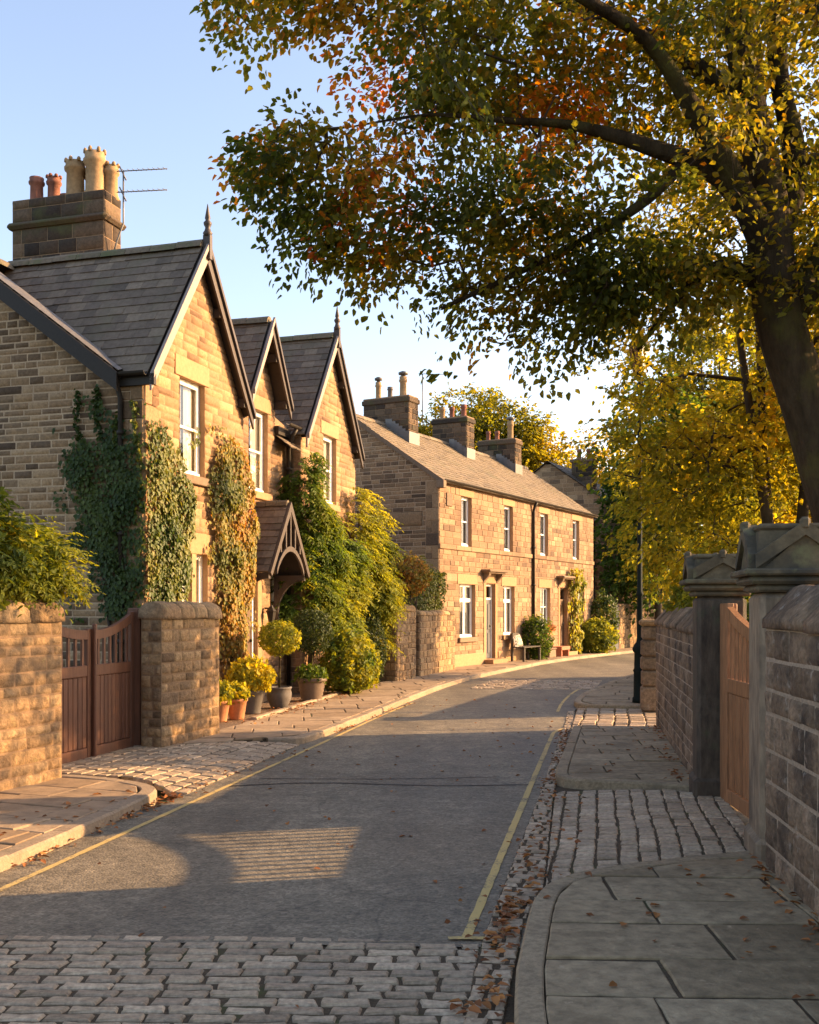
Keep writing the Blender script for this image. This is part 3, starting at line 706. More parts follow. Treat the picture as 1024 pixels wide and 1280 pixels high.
def yellow_mat():
    m, nt, out = new_mat('worn_yellow_road_paint'); L = nt.links.new
    bs = N(nt, 'ShaderNodeBsdfPrincipled'); bs.inputs['Roughness'].default_value = .75; L(bs.outputs[0], out.inputs[0])
    geo = N(nt, 'ShaderNodeNewGeometry')
    n1 = N(nt, 'ShaderNodeTexNoise', i_Scale=55., i_Detail=4., i_Roughness=.7); L(geo.outputs['Position'], n1.inputs['Vector'])
    n2 = N(nt, 'ShaderNodeTexNoise', i_Scale=3., i_Detail=3.); L(geo.outputs['Position'], n2.inputs['Vector'])
    ad = N(nt, 'ShaderNodeMath', operation='ADD'); L(n1.outputs[0], ad.inputs[0]); L(n2.outputs[0], ad.inputs[1])
    rp = ramp(nt, [(.52,.37,.13), (.45,.33,.13), (.11,.095,.075)], [.48, .53, .60])
    hl = N(nt, 'ShaderNodeMath', operation='MULTIPLY'); hl.inputs[1].default_value = .5; L(ad.outputs[0], hl.inputs[0]); L(hl.outputs[0], rp.inputs[0])
    L(rp.outputs[0], bs.inputs['Base Color']); return m
M['yellow'] = yellow_mat()

g = MB(); sheet(g, [(-400, -400), (400, -400), (400, 600), (-400, 600)], -.06); structure(g.build('ground', M['ground']))

# road: one fine sheet, gently dished
KR = [(.30, 1.5), (.39, 4.2), (.627, 5.525), (.70, 5.85), (.80, 6.12), (.99, 6.36), (1.65, 6.72), (2.38, 6.98)]
L_ED = lambda y: -3.90 + .2*y
g = MB()
RL = [(-7, 5.44), (-2.45, 5.44), (-2.1, 9.2), (-1.36, 13), (-.25, 18.3), (.7, 22.7), (1.6, 25.6), (2.7, 28.4), (4.4, 33), (8.6, 40.2), (15, 47.5), (26, 56)]
RR = [(-6.9, 5.44), (.60, 5.30), (1.32, 9.6), (2.1, 13.2), (2.75, 17.3), (4.1, 21.7), (5.0, 24.2), (6.4, 27.2), (8.4, 30.6), (12.5, 36), (17, 40.6), (26, 47)]
RL = [(-7, 3.4), (-4.2, 3.4), (-3.3, 5.4)] + RL[2:]; RR = [(-6.9, 3.4), (-3.9, 3.4), (.60, 5.30)] + RR[2:]
RL[0:2] = []; RR[0:2] = []
RL[0] = (-3.4, 5.38); RR[0] = (.60, 5.20)
g.add([(x, y, 0) for x, y in RL] + [(x, y, 0) for x, y in RR], [(i, len(RL)+i, len(RL)+i+1, i+1) for i in range(len(RL)-1)], 0, (.5, .5, .5))
structure(g.build('road', M['asphalt']))
# tar seam across the road
g = MB()
def strip(mb, pts, wd, z, jit=0.):
    D = resample(smooth_line(pts), .02)[::4] + [pts[-1]]
    A = offset(D, wd/2); B = offset(D, -wd/2)
    j = lambda: rnd.uniform(-jit, jit)
    V = [(p[0]+j(), p[1]+j(), z) for p in A] + [(p[0]+j(), p[1]+j(), z) for p in B]; n = len(D)
    mb.add(V, [(i, i+1, n+i+1, n+i) for i in range(n-1)], 0, (.5,.5,.5))
strip(g, [(-1.75, 9.9), (-.9, 10.15), (.2, 9.9), (1.25, 10.0)], .035, .004, .008)
strip(g, [(-1.5, 10.35), (-.2, 10.3), (.9, 10.45)], .02, .004, .006)
structure(g.build('road_seam', M['tarline']))
# yellow lines
g = MB(); strip(g, [(-3.115, 3.0), (-2.465, 6.26), (-1.753, 9.82), (-1.07, 13.2), (-.409, 16.6), (.06, 18.6)], .048, .005, .003)
structure(g.build('road_marking', M['yellow']))
g = MB(); strip(g, [(.289, 5.33), (1.0, 9.1), (1.87, 13.7), (1.98, 14.25), (2.2, 14.7)], .052, .005, .003)
strip(g, [(.20, 5.33), (.29, 5.335), (.41, 5.325)], .045, .009, .003)
structure(g.build('road_marking', M['yellow']))
g = MB(); strip(g, [(2.42, 17.0), (2.72, 18.6), (3.3, 21.0), (3.9, 22.8)], .05, .005, .003)
structure(g.build('road_marking', M['yellow']))

# setts: the foreground band
TH = math.atan(.2)
g = MB(); bandpoly = [(-8, 1.2), (.08, 1.2), (.14, 3.0), (.22, 4.1), (.36, 5.27), (-.6, 5.37), (-2.4, 5.41), (-8, 5.45)]
pave(g, bandpoly, -.012, (.084, .102), (.15, .27), .024, .004, 'sett', (-8, 1.2), 0, .003, .012, gu=.013)
sheet(g, bandpoly, -.009, 1); structure(g.build('cobbled_road', [M['sett'], M['joint']]))
# gutter: two columns of setts along the right kerb
g = MB()
gl = [(.10, 1.5), (.17, 3.9), (.37, 5.3), (1.20, 9.55), (2.32, 15.5), (2.6, 17.1)]
gr = [(.29, 1.5), (.37, 4.2), (.60, 5.5), (.68, 5.85), (.79, 6.14), (1.30, 9.4), (1.40, 9.95), (2.2, 14.35), (2.42, 15.4), (2.72, 17.1)]
pave(g, gl + gr[::-1], -TH*.9, (.085, .12), (.11, .17), .016, .012, 'sett', (.1, 1.5), 0, .005, .02)
sheet(g, gl + gr[::-1], .003, 1); sheet(g, [(-.1, 1.4), (.9, 1.4), (.95, 5.0), (1.2, 6.0), (1.75, 9.5), (2.6, 14.2), (3.1, 17.3), (2.5, 17.3), (2.0, 14.2), (1.05, 9.5), (.3, 5.1)], -.006, 1); structure(g.build('cobbled_gutter', [M['settwarm'], M['joint']]))
# right driveway in setts, laid in columns, ramped up to the gate
DR = lambda x, y: .014 + .055*min(1., max(0., (x+.39-.185*y-.1)/.8))
g = MB(); dp = [(.80, 6.16), (.98, 6.40), (1.64, 6.76), (2.40, 7.02), (2.72, 8.95), (2.42, 9.30), (1.78, 9.55), (1.46, 9.62), (1.32, 9.45)]
pave(g, dp, -TH*.9+math.pi/2, (.125, .155), (.11, .17), .012, DR, 'sett', (1., 6.2), 0, .004, .04, gu=.026)

for i_ in range(6):
    for j_ in range(5):
        Y0_, Y1_ = 5.9+.65*i_, 5.9+.65*(i_+1); ds_ = (-.1, .15, .4, .65, .9, 2.4)
        q_ = [(-.39+.185*Y0_+ds_[j_], Y0_), (-.39+.185*Y0_+ds_[j_+1], Y0_), (-.39+.185*Y1_+ds_[j_+1], Y1_), (-.39+.185*Y1_+ds_[j_], Y1_)]
        c_ = clip_rect(dp if area(dp) > 0 else dp[::-1], q_ if area(q_) > 0 else q_[::-1])
        if len(c_) > 2: g.add([(x, y, DR(x, y)-.011) for x, y in c_], [tuple(range(len(c_)))], 1)
structure(g.build('cobbled_driveway', [M['settwarm'], M['joint']]))
# second right driveway
g = MB(); dp = [(2.24, 14.42), (3.45, 14.25), (4.3, 17.1), (2.80, 17.35)]
pave(g, dp, -TH+math.pi/2, (.2, .26), (.12, .2), .02, .03, 'sett', (2.2, 14.3), 0, .006, .04)
sheet(g, dp, -.005, 1); structure(g.build('cobbled_driveway', [M['settwarm'], M['joint']]))
# left driveway, ramped up to the pavement's level
DZ = lambda x, y: .012 + .072*min(1., max(0., (-3.9+.2*y-x)/.75))
g = MB(); dp = [(-2.19, 9.5), (-2.03, 9.5), (-1.36, 12.85), (-1.62, 12.9), (-2.92, 12.2), (-3.25, 12.3), (-3.72, 10.4), (-3.3, 10.15), (-2.9, 10.05), (-2.5, 9.9)]
pave(g, dp, math.pi/2-TH-.04, (.125, .155), (.20, .32), .014, DZ, 'sett', (-2.5, 9.5), 0, .003, .04, gu=.03)
cols_ = [[(-3.9+.2*y_-d_, y_) for d_ in (-.14, .0, .25, .5, .75, 1.9)] for y_ in (9.4, 10., 10.6, 11.2, 11.8, 12.4, 13.)]
for i_ in range(6):
    for j_ in range(5):
        q_ = [cols_[i_][j_], cols_[i_+1][j_], cols_[i_+1][j_+1], cols_[i_][j_+1]]
        c_ = clip_rect(dp if area(dp) > 0 else dp[::-1], q_ if area(q_) > 0 else q_[::-1])
        if len(c_) > 2: g.add([(x, y, DZ(x, y)-.010) for x, y in c_], [tuple(range(len(c_)))], 1)
structure(g.build('cobbled_driveway', [M['settwarm'], M['joint']]))
# band of setts across the road further on
g = MB(); dp = [(1.25, 21.8), (3.85, 21.6), (4.5, 24.3), (1.95, 24.6)]
pave(g, dp, -.2, (.14, .2), (.2, .34), .03, .012, 'sett', (1.2, 21.8), 0, .008, .05)
sheet(g, dp, -.004, 1); structure(g.build('cobbled_road', [M['settwarm'], M['joint']]))

# kerbs and pavements
PZ = .09
def pavement(poly, ang, mats, rowh=(.42, .58), lens=(.5, .95), gap=.014, z=PZ, org=None, gu=None):
    g = MB(); pave(g, poly, ang, rowh, lens, gap, z, 'flag', org, 0, .004, gu=gu); sheet(g, poly, z-.009, 1)
    # closed sides down to the road bed
    P = poly if area(poly) > 0 else poly[::-1]; n = len(P)
    g.add([(x, y, z-.017) for x, y in P] + [(x, y, -.05) for x, y in P], [(i, n+i, n+(i+1) % n, (i+1) % n) for i in range(n)], 1)
    return structure(g.build('pavement', [M[m] for m in mats]))
def kerbline(pts, side, mat, wd=.13, h=PZ):
    g = MB(); kerb(g, pts, wd, h, side, mat=0); return structure(g.build('kerb', M[mat]))
kerbline(KR, +1, 'kerb', .125)
KRi = offset(resample(smooth_line(KR), .02), .13)
pavement(KRi[::12] + [(2.40, 7.1), (2.30, 6.9), (2.1, 4.2), (1.92, 1.5)], -.03, ('flag', 'joint'), (.40, .56), (.5, 1.05), .022, gu=.014)
KR2 = [(2.62, 9.42), (1.85, 9.72), (1.55, 9.76), (1.40, 9.95), (1.44, 10.3), (1.62, 11.2), (2.25, 14.3)]
kerbline(KR2[::-1], -1, 'kerb', .12)
K2i = offset(resample(smooth_line(KR2), .02), .125)
pavement(K2i[::12] + [(2.37, 14.3), (3.52, 14.12), (2.75, 9.35)], -.09, ('flag', 'joint'), (.36, .52), (.5, 1.0), .016)
KR3 = [(4.3, 17.15), (3.3, 17.28), (2.98, 17.4), (2.80, 17.75), (2.95, 18.6), (3.35, 20.), (4.0, 21.8), (4.9, 24.2), (6.3, 27.3), (10.6, 33.3), (17, 40)]
kerbline(KR3[::-1], -1, 'kerb', .13)
K3i = offset(resample(smooth_line(KR3), .02), .135)
pavement(K3i[::30] + [(17.9, 39.2), (11.6, 32.4), (7.4, 26.6), (5.95, 23.6), (5.1, 21.2), (4.4, 17.2)], -.2, ('flag', 'joint'), (.42, .58), (.6, 1.2), .02)
# left, near
KL = [(-4.3, .8), (-3.40, 3.6), (-2.62, 6.64), (-2.36, 8.1), (-2.22, 9.05), (-2.26, 9.38), (-2.5, 9.68), (-2.95, 9.95), (-3.35, 10.1)]
kerbline(KL, -1, 'kerbwarm', .14)
KLi = offset(resample(smooth_line(KL), .02), -.145)
pavement(KLi[::20] + [(-3.42, 9.95), (-4.6, 6.8), (-6.2, 3.), (-6.6, .8)], -.35, ('flagwarm', 'joint'), (.36, .5), (.6, 1.1), .014)
# left, beyond the gate, on to the terrace
KC = [(-1.75, 12.85), (-1.40, 12.9), (-1.24, 13.2), (-.72, 15.4), (-.167, 18.1), (.83, 22.55), (1.72, 25.4), (2.75, 28.), (4.45, 32.5), (8.44, 39.5), (13, 46), (20, 53)]
kerbline(KC, -1, 'kerbwarm', .14)
KCi = offset(resample(smooth_line(KC), .02), -.145)
pavement(KCi[::30] + [(19, 54), (12, 47.), (7.05, 39.2), (6.75, 38.9), (.75, 27.75), (.05, 24.35), (-.35, 23.2), (-.75, 22.4), (-1.95, 16.4), (-2.2, 15.2), (-2.62, 13.3), (-2.92, 12.3), (-2.3, 12.6)], .12, ('flagwarm', 'joint'), (.42, .58), (.5, 1.0), .014)
# bed of soil in front of the houses
g = MB(); sheet(g, [(-2.40, 13.6), (-2.2, 15.0), (-1.93, 16.3), (-.72, 22.35), (-1.0, 23.5), (-1.8, 23.2), (-3.95, 14.4), (-3.3, 13.2)], PZ-.005)
structure(g.build('flower_bed', M['soil']))
g = MB(); kerb(g, [(-2.2, 15.0), (-1.90, 16.4), (-1.45, 18.6), (-.68, 22.3)], .09, .13, -1, (.5, .8), zb=.05); structure(g.build('edging', M['kerbwarm']))
# threshold slab at the right gate
g = MB(); pave(g, [(2.42, 8.0), (2.72, 7.95), (2.98, 8.98), (2.62, 9.12)], .2, (.5, .7), (.6, .9), .012, .05, 'flag', None, 0, .003); structure(g.build('threshold', M['flag']))
# ================================================================== the gabled house
HO = (-3.68, 14.40); ET = (.2873, .9578); ES = (-.9578, .2873)
def hp(t, s, z=0.): return (HO[0] + ET[0]*t + ES[0]*s, HO[1] + ET[1]*t + ES[1]*s, z)
F0 = lambda s=0.: frame(hp(0, s)[0], hp(0, s)[1], ET)              # street front at depth s: x=t
SIDE = frame(hp(0, 0)[0], hp(0, 0)[1], (-ES[0], -ES[1]))            # side wall facing the camera: x=-s
G1, G3, TM = (0., 3.13), (5.62, 8.67), .30
ZE, ZR = 5.02, 7.26
house = thing('gabled_house', 'gabled sandstone house with steep slate roofs, dark bargeboards and ivy on its corner', 'house', hp(4.3, 2., 0))
FM = [M['front'], M['mortar'], M['ashlar'], M['dark']]; SM = [M['side'], M['side_mortar'], M['ashlar_dark'], M['dark']]
# openings (t0, t1, z0, z1)
W1 = (.98, 1.75, 3.70, 5.13); W1L = [(.95, 1.33, 1.05, 2.52), (1.47, 1.85, 1.05, 2.52)]
WM = (3.95, 4.74, 3.78, 5.25); W3 = (6.76, 7.48, 3.82, 5.20); W3L = (6.85, 7.55, 1.15, 2.5)
DOOR = (3.58, 4.28, .25, 2.35); WP = (4.86, 5.28, 1.25, 2.32)
def gable_fn(c, hw, ze, zr):
    return (lambda z: c-hw if z <= ze else c-hw*(zr-z)/(zr-ze)), (lambda z: c+hw if z <= ze else c+hw*(zr-z)/(zr-ze))
# wing 1 front
mb = MB(); f = F0(0)
def blk(o, l=.22, s=.13): return [(o[0], o[1], o[2], o[3]), (o[0]-.14, o[1]+.14, o[3], o[3]+l), (o[0]-.09, o[1]+.09, o[2]-s, o[2])]
xl, xr = gable_fn(1.565, 1.565, ZE-.14, ZR-.14)
ops = blk(W1, .30) + [(W1L[0][0], W1L[0][1], 1.05, 2.52), (W1L[1][0], W1L[1][1], 1.05, 2.52), (W1L[0][1], W1L[1][0], 1.05, 2.52), (W1L[0][0]-.14, W1L[1][1]+.14, 2.52, 2.84), (W1L[0][0]-.09, W1L[1][1]+.09, .92, 1.05)]
ops.append((0, .30, .1, ZE))
stone_face(mb, f, xl, xr, .05, ZR-.16, ops, .115, (.22, .52), .012, .010, (0, 1), .010, cell=.10)
quoins(mb, f, 0, 1, .05, ZE, 0, .30, .02)
for o in [W1] + W1L: reveal(mb, f, *o)
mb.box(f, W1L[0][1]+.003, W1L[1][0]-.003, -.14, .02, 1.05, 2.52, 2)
mb.bevbox(f, W1L[0][0]-.14, W1L[1][1]+.14, -.05, .022, 2.522, 2.84, 2, b=.006); mb.bevbox(f, W1L[0][0]-.09, W1L[1][1]+.09, -.06, .07, .92, 1.048, 2, b=.008)
mb.build('wall', FM, house)['label'] = 'sunlit gable wall of dressed sandstone at the near end'
# middle front with its small gable
mb = MB(); fm = F0(TM); MC, MHW, MZE, MZR = 4.36, .72, 5.62, 6.86
def mxl(z): return 3.13 if z <= 5.15 else (MC-MHW if z <= MZE else MC-MHW*(MZR-z)/(MZR-MZE))
def mxr(z): return 5.62 if z <= 5.15 else (MC+MHW if z <= MZE else MC+MHW*(MZR-z)/(MZR-MZE))
stone_face(mb, fm, mxl, mxr, .05, MZR-.16, blk(WM, .26) + [DOOR, (DOOR[0]-.18, DOOR[0], .1, 2.6), (DOOR[1], DOOR[1]+.18, .1, 2.6), (DOOR[0], DOOR[1], 2.35, 2.6), WP, (WP[0]-.1, WP[1]+.1, WP[3], WP[3]+.2), (WP[0]-.06, WP[1]+.06, WP[2]-.1, WP[2])], .115, (.22, .52), .012, .010, (0, 1), .010, keys=(5.15,), cell=.1)
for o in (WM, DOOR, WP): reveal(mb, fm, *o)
mb.bevbox(fm, DOOR[0]-.18, DOOR[0]-.002, -.05, .03, .1, 2.6, 2); mb.bevbox(fm, DOOR[1]+.002, DOOR[1]+.18, -.05, .03, .1, 2.6, 2); mb.bevbox(fm, DOOR[0]+.001, DOOR[1]-.001, -.05, .028, 2.352, 2.6, 2)
mb.build('wall', FM, house)
# gable 3 front and its short return
mb = MB(); c3 = (G3[0]+G3[1])/2; xl, xr = gable_fn(c3, (G3[1]-G3[0])/2, ZE-.09, ZR-.14)
stone_face(mb, f, xl, xr, .05, ZR-.16, blk(W3, .26) + [W3L, (W3L[0]-.14, W3L[1]+.14, W3L[3], W3L[3]+.22), (W3L[0]-.09, W3L[1]+.09, W3L[2]-.13, W3L[2])], .115, (.22, .52), .012, .010, (0, 1), .010, cell=.1)
for o in (W3, W3L): reveal(mb, f, *o)
mb.build('wall', FM, house)
mb = MB(); fr3 = frame(hp(G3[0], 0)[0], hp(G3[0], 0)[1], (-ES[0], -ES[1]))
stone_face(mb, fr3, -.32, 0, .05, ZE+.1, [], .15, (.18, .4), .012, .01, (0, 1))
frb = frame(*hp(G1[1], 0)[:2], ES); stone_face(mb, frb, 0, .32, .05, ZE, [], .15, (.18, .4), .012, .01)
# far end and back, plain coursed stone
ff = frame(*hp(G3[1], 0)[:2], ES); stone_face(mb, ff, 0, 6.3, .05, ZE+.1, [], .22, (.3, .7), .012, .01)
fb = frame(*hp(G3[1], 6.3)[:2], (-ET[0], -ET[1])); stone_face(mb, fb, 0, G3[1], .05, ZE+.2, [], .25, (.4, .9), .012, .01)
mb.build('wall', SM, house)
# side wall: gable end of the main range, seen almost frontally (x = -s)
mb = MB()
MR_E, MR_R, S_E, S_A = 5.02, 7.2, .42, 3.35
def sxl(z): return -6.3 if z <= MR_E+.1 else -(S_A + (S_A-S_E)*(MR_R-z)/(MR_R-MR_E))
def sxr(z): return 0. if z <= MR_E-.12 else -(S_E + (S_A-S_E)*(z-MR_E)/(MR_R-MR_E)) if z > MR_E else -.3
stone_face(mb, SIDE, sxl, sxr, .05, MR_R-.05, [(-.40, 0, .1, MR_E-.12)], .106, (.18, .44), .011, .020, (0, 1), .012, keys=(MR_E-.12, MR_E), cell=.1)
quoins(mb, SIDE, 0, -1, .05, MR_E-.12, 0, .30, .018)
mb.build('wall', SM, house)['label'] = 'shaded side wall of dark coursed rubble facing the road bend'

# roofs -------------------------------------------------------------
RM = [M['slate'], M['dark'], M['ridge'], M['lead']]
def v3(p): return Vector(p)
def gable_roof(c, hw, ze, zr, s0, s1, ov=.22, drop=.14, name='roof', over=.26, clip=0.):
    """two slopes with ridge running back from the street at t=c"""
    mb = MB(); sl = (zr-ze)/hw; eo = over; hwE = hw+eo; zE = ze-eo*sl*.0 - .0
    # eave line sits out by over*, dropping along the slope
    zE = zr - sl*hwE*(1 if True else 0); L = math.hypot(hwE, zr-zE)
    for sg in (-1, 1):
        P0 = hp(c+sg*hwE, s0, zE); eu = v3(hp(0, 1)) - v3(hp(0, 0)); ev = v3(hp(c, s0, zr)) - v3(P0)
        slates(mb, P0, eu, ev, lambda v: (0, (clip-s0 if (clip and sg < 0 and c-hwE+hwE*v/L < .04) else s1-s0)), L, .26, .185)
    ridge_tiles(mb, hp(c, s0-.01, zr), hp(c, s1, zr), .12, .075, .42, 2)
    return mb.build(name, RM, house), zE, hwE, sl
def verge_boards(c, hwE, zE, zr, s, sl, wd=.20, finial=None, parts='bargeboard'):
    """barge boards hung under the verge on the street side"""
    fs = F0(s)
    for sg, mt in ((-1, 'bargelit'), (1, 'barge')):
        b = MB(); dz = wd*math.sqrt(1+sl*sl)*.9
        foot = (c+sg*(hwE+.02), zE-.03)
        poly = [(c, zr-.02), (c, zr-.02-dz), (c+sg*(hwE+.02), zE-.03-dz*.85), foot]
        prism(b, fs, poly, .0, .035, 0)
        prism(b, fs, [(c, zr+.035), (c, zr-.06), (foot[0], foot[1]-.055), (foot[0], foot[1]+.045)], .036, .075, 0)
        # soffit under the overhang
        prism(b, fs, [(c, zr-.035), (c, zr-.075), (foot[0]-sg*.1, zE-.05), (foot[0]-sg*.1, zE-.01)], -.24, -.001, 1)
        # purlin ends
        for q in (.32, .86):
            x = c + sg*hwE*q; z = zr-(zr-zE)*q
            b.box(fs, x-.06, x+.06, -.24, -.002, z-.26, z-.12, 1)
        b.build(parts, [M['barge'] if mt == 'barge' else M['bargelit'], M['soffit']], house)
    if finial:
        b = MB(); p = hp(c, s-.03); z = zr-.25
        b.box(fs, c-.04, c+.04, -.03, .09, z, zr+.12, 0)
        lathe(b, p[0], p[1], [(.05, zr+.10), (.075, zr+.15), (.05, zr+.19), (.038, zr+.24), (.06, zr+.28), (.065, zr+.31), (.03, zr+.35), (.045, zr+.38), (.012, zr+.56), (.004, zr+.60)], 12)
        b.build('finial', M['barge'], house)
SO = -.13
sl1 = (ZR-ZE)/1.565
_, zE1, hw1, s1_ = gable_roof(1.565, 1.565, ZE, ZR, SO+.04, 3.4, over=.05, clip=.50)
verge_boards(1.565, hw1, zE1, ZR, SO, s1_, .17, True)
_, zE3, hw3, s3_ = gable_roof(c3, 1.525, ZE+.05, ZR, SO+.04, 3.4, over=.05)
verge_boards(c3, hw3, zE3, ZR, SO, s3_, .17, True)
_, zEm, hwm, sm_ = gable_roof(MC, MHW, MZE, MZR, TM-.22, 2.6, over=.10)
verge_boards(MC, hwm, zEm, MZR, TM-.26, sm_, .14, False)
# main range roof, ridge parallel to the street
mb = MB(); slm = (MR_R-MR_E)/(S_A-S_E); so_ = S_E-.45; zo = MR_E - .45*slm
LV = math.hypot(S_A-so_, MR_R-zo)
def front_rows(v):
    fr_ = v/LV; return (-.10, G3[1]+.1)
P0 = hp(0, so_, zo); eu = v3(hp(1, 0)) - v3(hp(0, 0)); ev = v3(hp(0, S_A, MR_R)) - v3(P0)
def rr(v):
    # the front slope only shows between the cross gables; start inside wing 1's slope
    s = so_ + (S_A-so_)*v/LV; z = zo + (MR_R-zo)*v/LV
    return (1.565 + (ZR-z)/sl1 - .1 if s > .75 else 5.06, c3 - (ZR-z)/s3_ + .1 if s > .1 else G3[0]-.1)
slates(mb, P0, eu, ev, rr, LV, .26, .185)
# verge strip of the near gable slope, seen edge-on past the valley
slates(mb, hp(0, S_E-.02, MR_E), eu, ev, lambda v: (-.16, .02), LV*.86, .26, .185)
P1 = hp(0, 6.75, zo); ev1 = v3(hp(0, S_A, MR_R)) - v3(P1)
slates(mb, P1, eu, ev1, lambda v: (-.12, G3[1]+.1), math.hypot(6.75-S_A, MR_R-zo), .3, .25)
ridge_tiles(mb, hp(-.12, S_A, MR_R), hp(G3[1]+.1, S_A, MR_R), .12, .075, .42, 2)
mb.build('roof', RM, house)
# near verge: dark barge board, and lead valley beside it
fv = frame(*hp(-.17, 0)[:2], (-ES[0], -ES[1]))
b = MB()
prism(b, fv, [(-S_A, MR_R+.02), (-S_A, MR_R-.24), (-S_E+.12, MR_E-.33), (-S_E+.12, MR_E-.07)], .0, .04, 0)
prism(b, fv, [(-S_A, MR_R+.02), (-S_A, MR_R-.24), (-6.6, MR_E-.20), (-6.6, MR_E+.06)], .0, .04, 0)
prism(b, fv, [(-S_A, MR_R-.03), (-S_A, MR_R-.07), (-S_E+.1, MR_E-.15), (-S_E+.1, MR_E-.11)], -.165, -.001, 0)
b.build('bargeboard', M['black'], house)
b = MB()
V = []
for q in range(9):
    u = q/8; s = S_E-.12 + (S_A-S_E+.12)*u; z = MR_E-.09 + (MR_R-MR_E+.09)*u
    for (t, dz) in ((-.17, .05), (-.06, .09), (.02, .03), (.22, .07)): V.append(hp(t, s, z+dz))
b.add(V, [(4*q+k, 4*q+k+1, 4*q+k+5, 4*q+k+4) for q in range(8) for k in range(3)], 0)
b.build('valley_lead', M['lead'], house)
# gutter along the side eave and down pipes
def gutter(pa, pb, r=.055, name='gutter', parent=house, mat='black'):
    g = MB(); A = v3(pa); B = v3(pb); d = (B-A).normalized(); s = Vector((d.y, -d.x, 0)).normalized()
    V = []; K = 7
    for p in (A, B):
        for k in range(K):
            a = math.pi*k/(K-1); V.append(tuple(p + s*math.cos(a)*r - Vector((0, 0, 1))*math.sin(a)*r))
        for k in range(K):
            a = math.pi*(K-1-k)/(K-1); V.append(tuple(p + s*math.cos(a)*r*.85 - Vector((0, 0, 1))*math.sin(a)*r*.85))
    n = 2*K; g.add(V, [(k, (k+1) % n, n+(k+1) % n, n+k) for k in range(n)] + [tuple(range(n)), tuple(range(2*n-1, n-1, -1))], 0)
    return g.build(name, M[mat], parent)
def downpipe(pts, r=.036, parent=house, brackets=()):
    g = MB(); tube(g, pts, r, 10, tint=(.5,.5,.5))
    for (x, y, z) in brackets: lathe(g, x, y, [(r*1.0, z), (r*1.5, z+.01), (r*1.5, z+.06), (r, z+.07)], 12)
    return g.build('downpipe', M['black'], parent)
gutter(hp(-.14, S_E+.08, zE1+.0), hp(-.14, SO+.02, zE1))
b = MB(); b.box(SIDE, -S_E-.05, .20, .01, .07, zE1-.17, zE1-.02, 0); b.build('fascia', M['black'], house)
x, y, _ = hp(-.06, .35)
downpipe([hp(-.14, .35, zE1-.03), hp(-.13, .35, zE1-.14), hp(-.06, .33, zE1-.34), hp(-.06, .33, .2)], .038, house, [(hp(-.06,.33)[0], hp(-.06,.33)[1], z) for z in (1.2, 2.7, 4.1)])
# thin pipe between wing 1 and the middle, hopper pipes by gable 3
q = (3.22, .24)
downpipe([hp(3.36, SO+.1, ZE-.02), hp(3.3, .1, ZE-.1), hp(*q, ZE-.2), hp(*q, .2)], .022, house)
gutter(hp(5.02, -.1+.1, 5.12), hp(5.60, 0., 5.12), .05)
q = (5.50, .20)
downpipe([hp(5.45, .02, 5.08), hp(5.45, .1, 4.95), hp(*q, 4.72), hp(*q, .2)], .042, house, [(hp(*q)[0], hp(*q)[1], z) for z in (1.5, 3., 4.3)])
b = MB(); b.box(fm, 5.03, 5.61, .015, .10, 4.93, 5.08, 0); b.build('fascia', M['black'], house)
# windows
window(house, f, *W1, 'sash', True, .30, curtain='sides', sill_mat='ashlar_dark')
for o in W1L: window(house, f, *o, 'plain', False, 0, curtain='sides')
window(house, fm, *WM, 'sash', True, .26, curtain='sides', sill_mat='ashlar')
window(house, f, *W3, 'sash', True, .26, curtain='sides')
window(house, f, *W3L, 'sash', True, .22, curtain='sides')
window(house, fm, *WP, 'plain', True, .2, curtain='full')
# front door, glazed, white frame
b = MB(); b.box(fm, DOOR[0], DOOR[0]+.07, -.12, -.05, .25, 2.35); b.box(fm, DOOR[1]-.07, DOOR[1], -.12, -.05, .25, 2.35); b.box(fm, DOOR[0]+.07, DOOR[1]-.07, -.12, -.05, 2.27, 2.35)
b.box(fm, DOOR[0]+.07, DOOR[1]-.07, -.115, -.06, 1.92, 1.98)
fd = b.build('door_frame', M['white'], house)
b = MB(); b.box(fm, DOOR[0]+.072, DOOR[1]-.072, -.11, -.075, .26, 1.918)
for (za, zb) in ((.38, 1.0), (1.1, 1.8)):
    for (xa, xb) in ((.10, .27), (.33, .50)): b.bevbox(fm, DOOR[0]+.07+xa, DOOR[0]+.07+xb, -.075, -.06, za, zb, b=.01)
d = b.build('door', M['doorbrown'], house)
b = MB(); lathe(b, *fm(DOOR[1]-.13, -.045, 0)[:2], [(.012, 1.09), (.026, 1.10), (.03, 1.12), (.026, 1.14), (.012, 1.15)], 10); b.build('door_knob', M['black'], d)
b = MB(); b.add([fm(DOOR[0]+.07, -.09, 1.98), fm(DOOR[1]-.07, -.09, 1.98), fm(DOOR[1]-.07, -.09, 2.27), fm(DOOR[0]+.07, -.09, 2.27)], [(0,1,2,3)]); b.build('pane', M['glass'], fd)
b = MB(); b.bevbox(fm, DOOR[0]-.2, DOOR[1]+.25, .0, .5, .08, .24, b=.02); b.build('doorstep', M['ashlar_dark'], house)
# wall lantern between door and window
b = MB(); bx = 4.57
b.box(fm, bx-.015, bx+.015, .03, .16, 1.68, 1.71); lx, ly, _ = fm(bx, .16, 0)
lathe(b, lx, ly, [(.02, 1.40), (.05, 1.44), (.085, 1.62), (.10, 1.64), (.05, 1.70), (.012, 1.76)], 6, smooth=False); b.build('wall_lantern', M['black'], house)
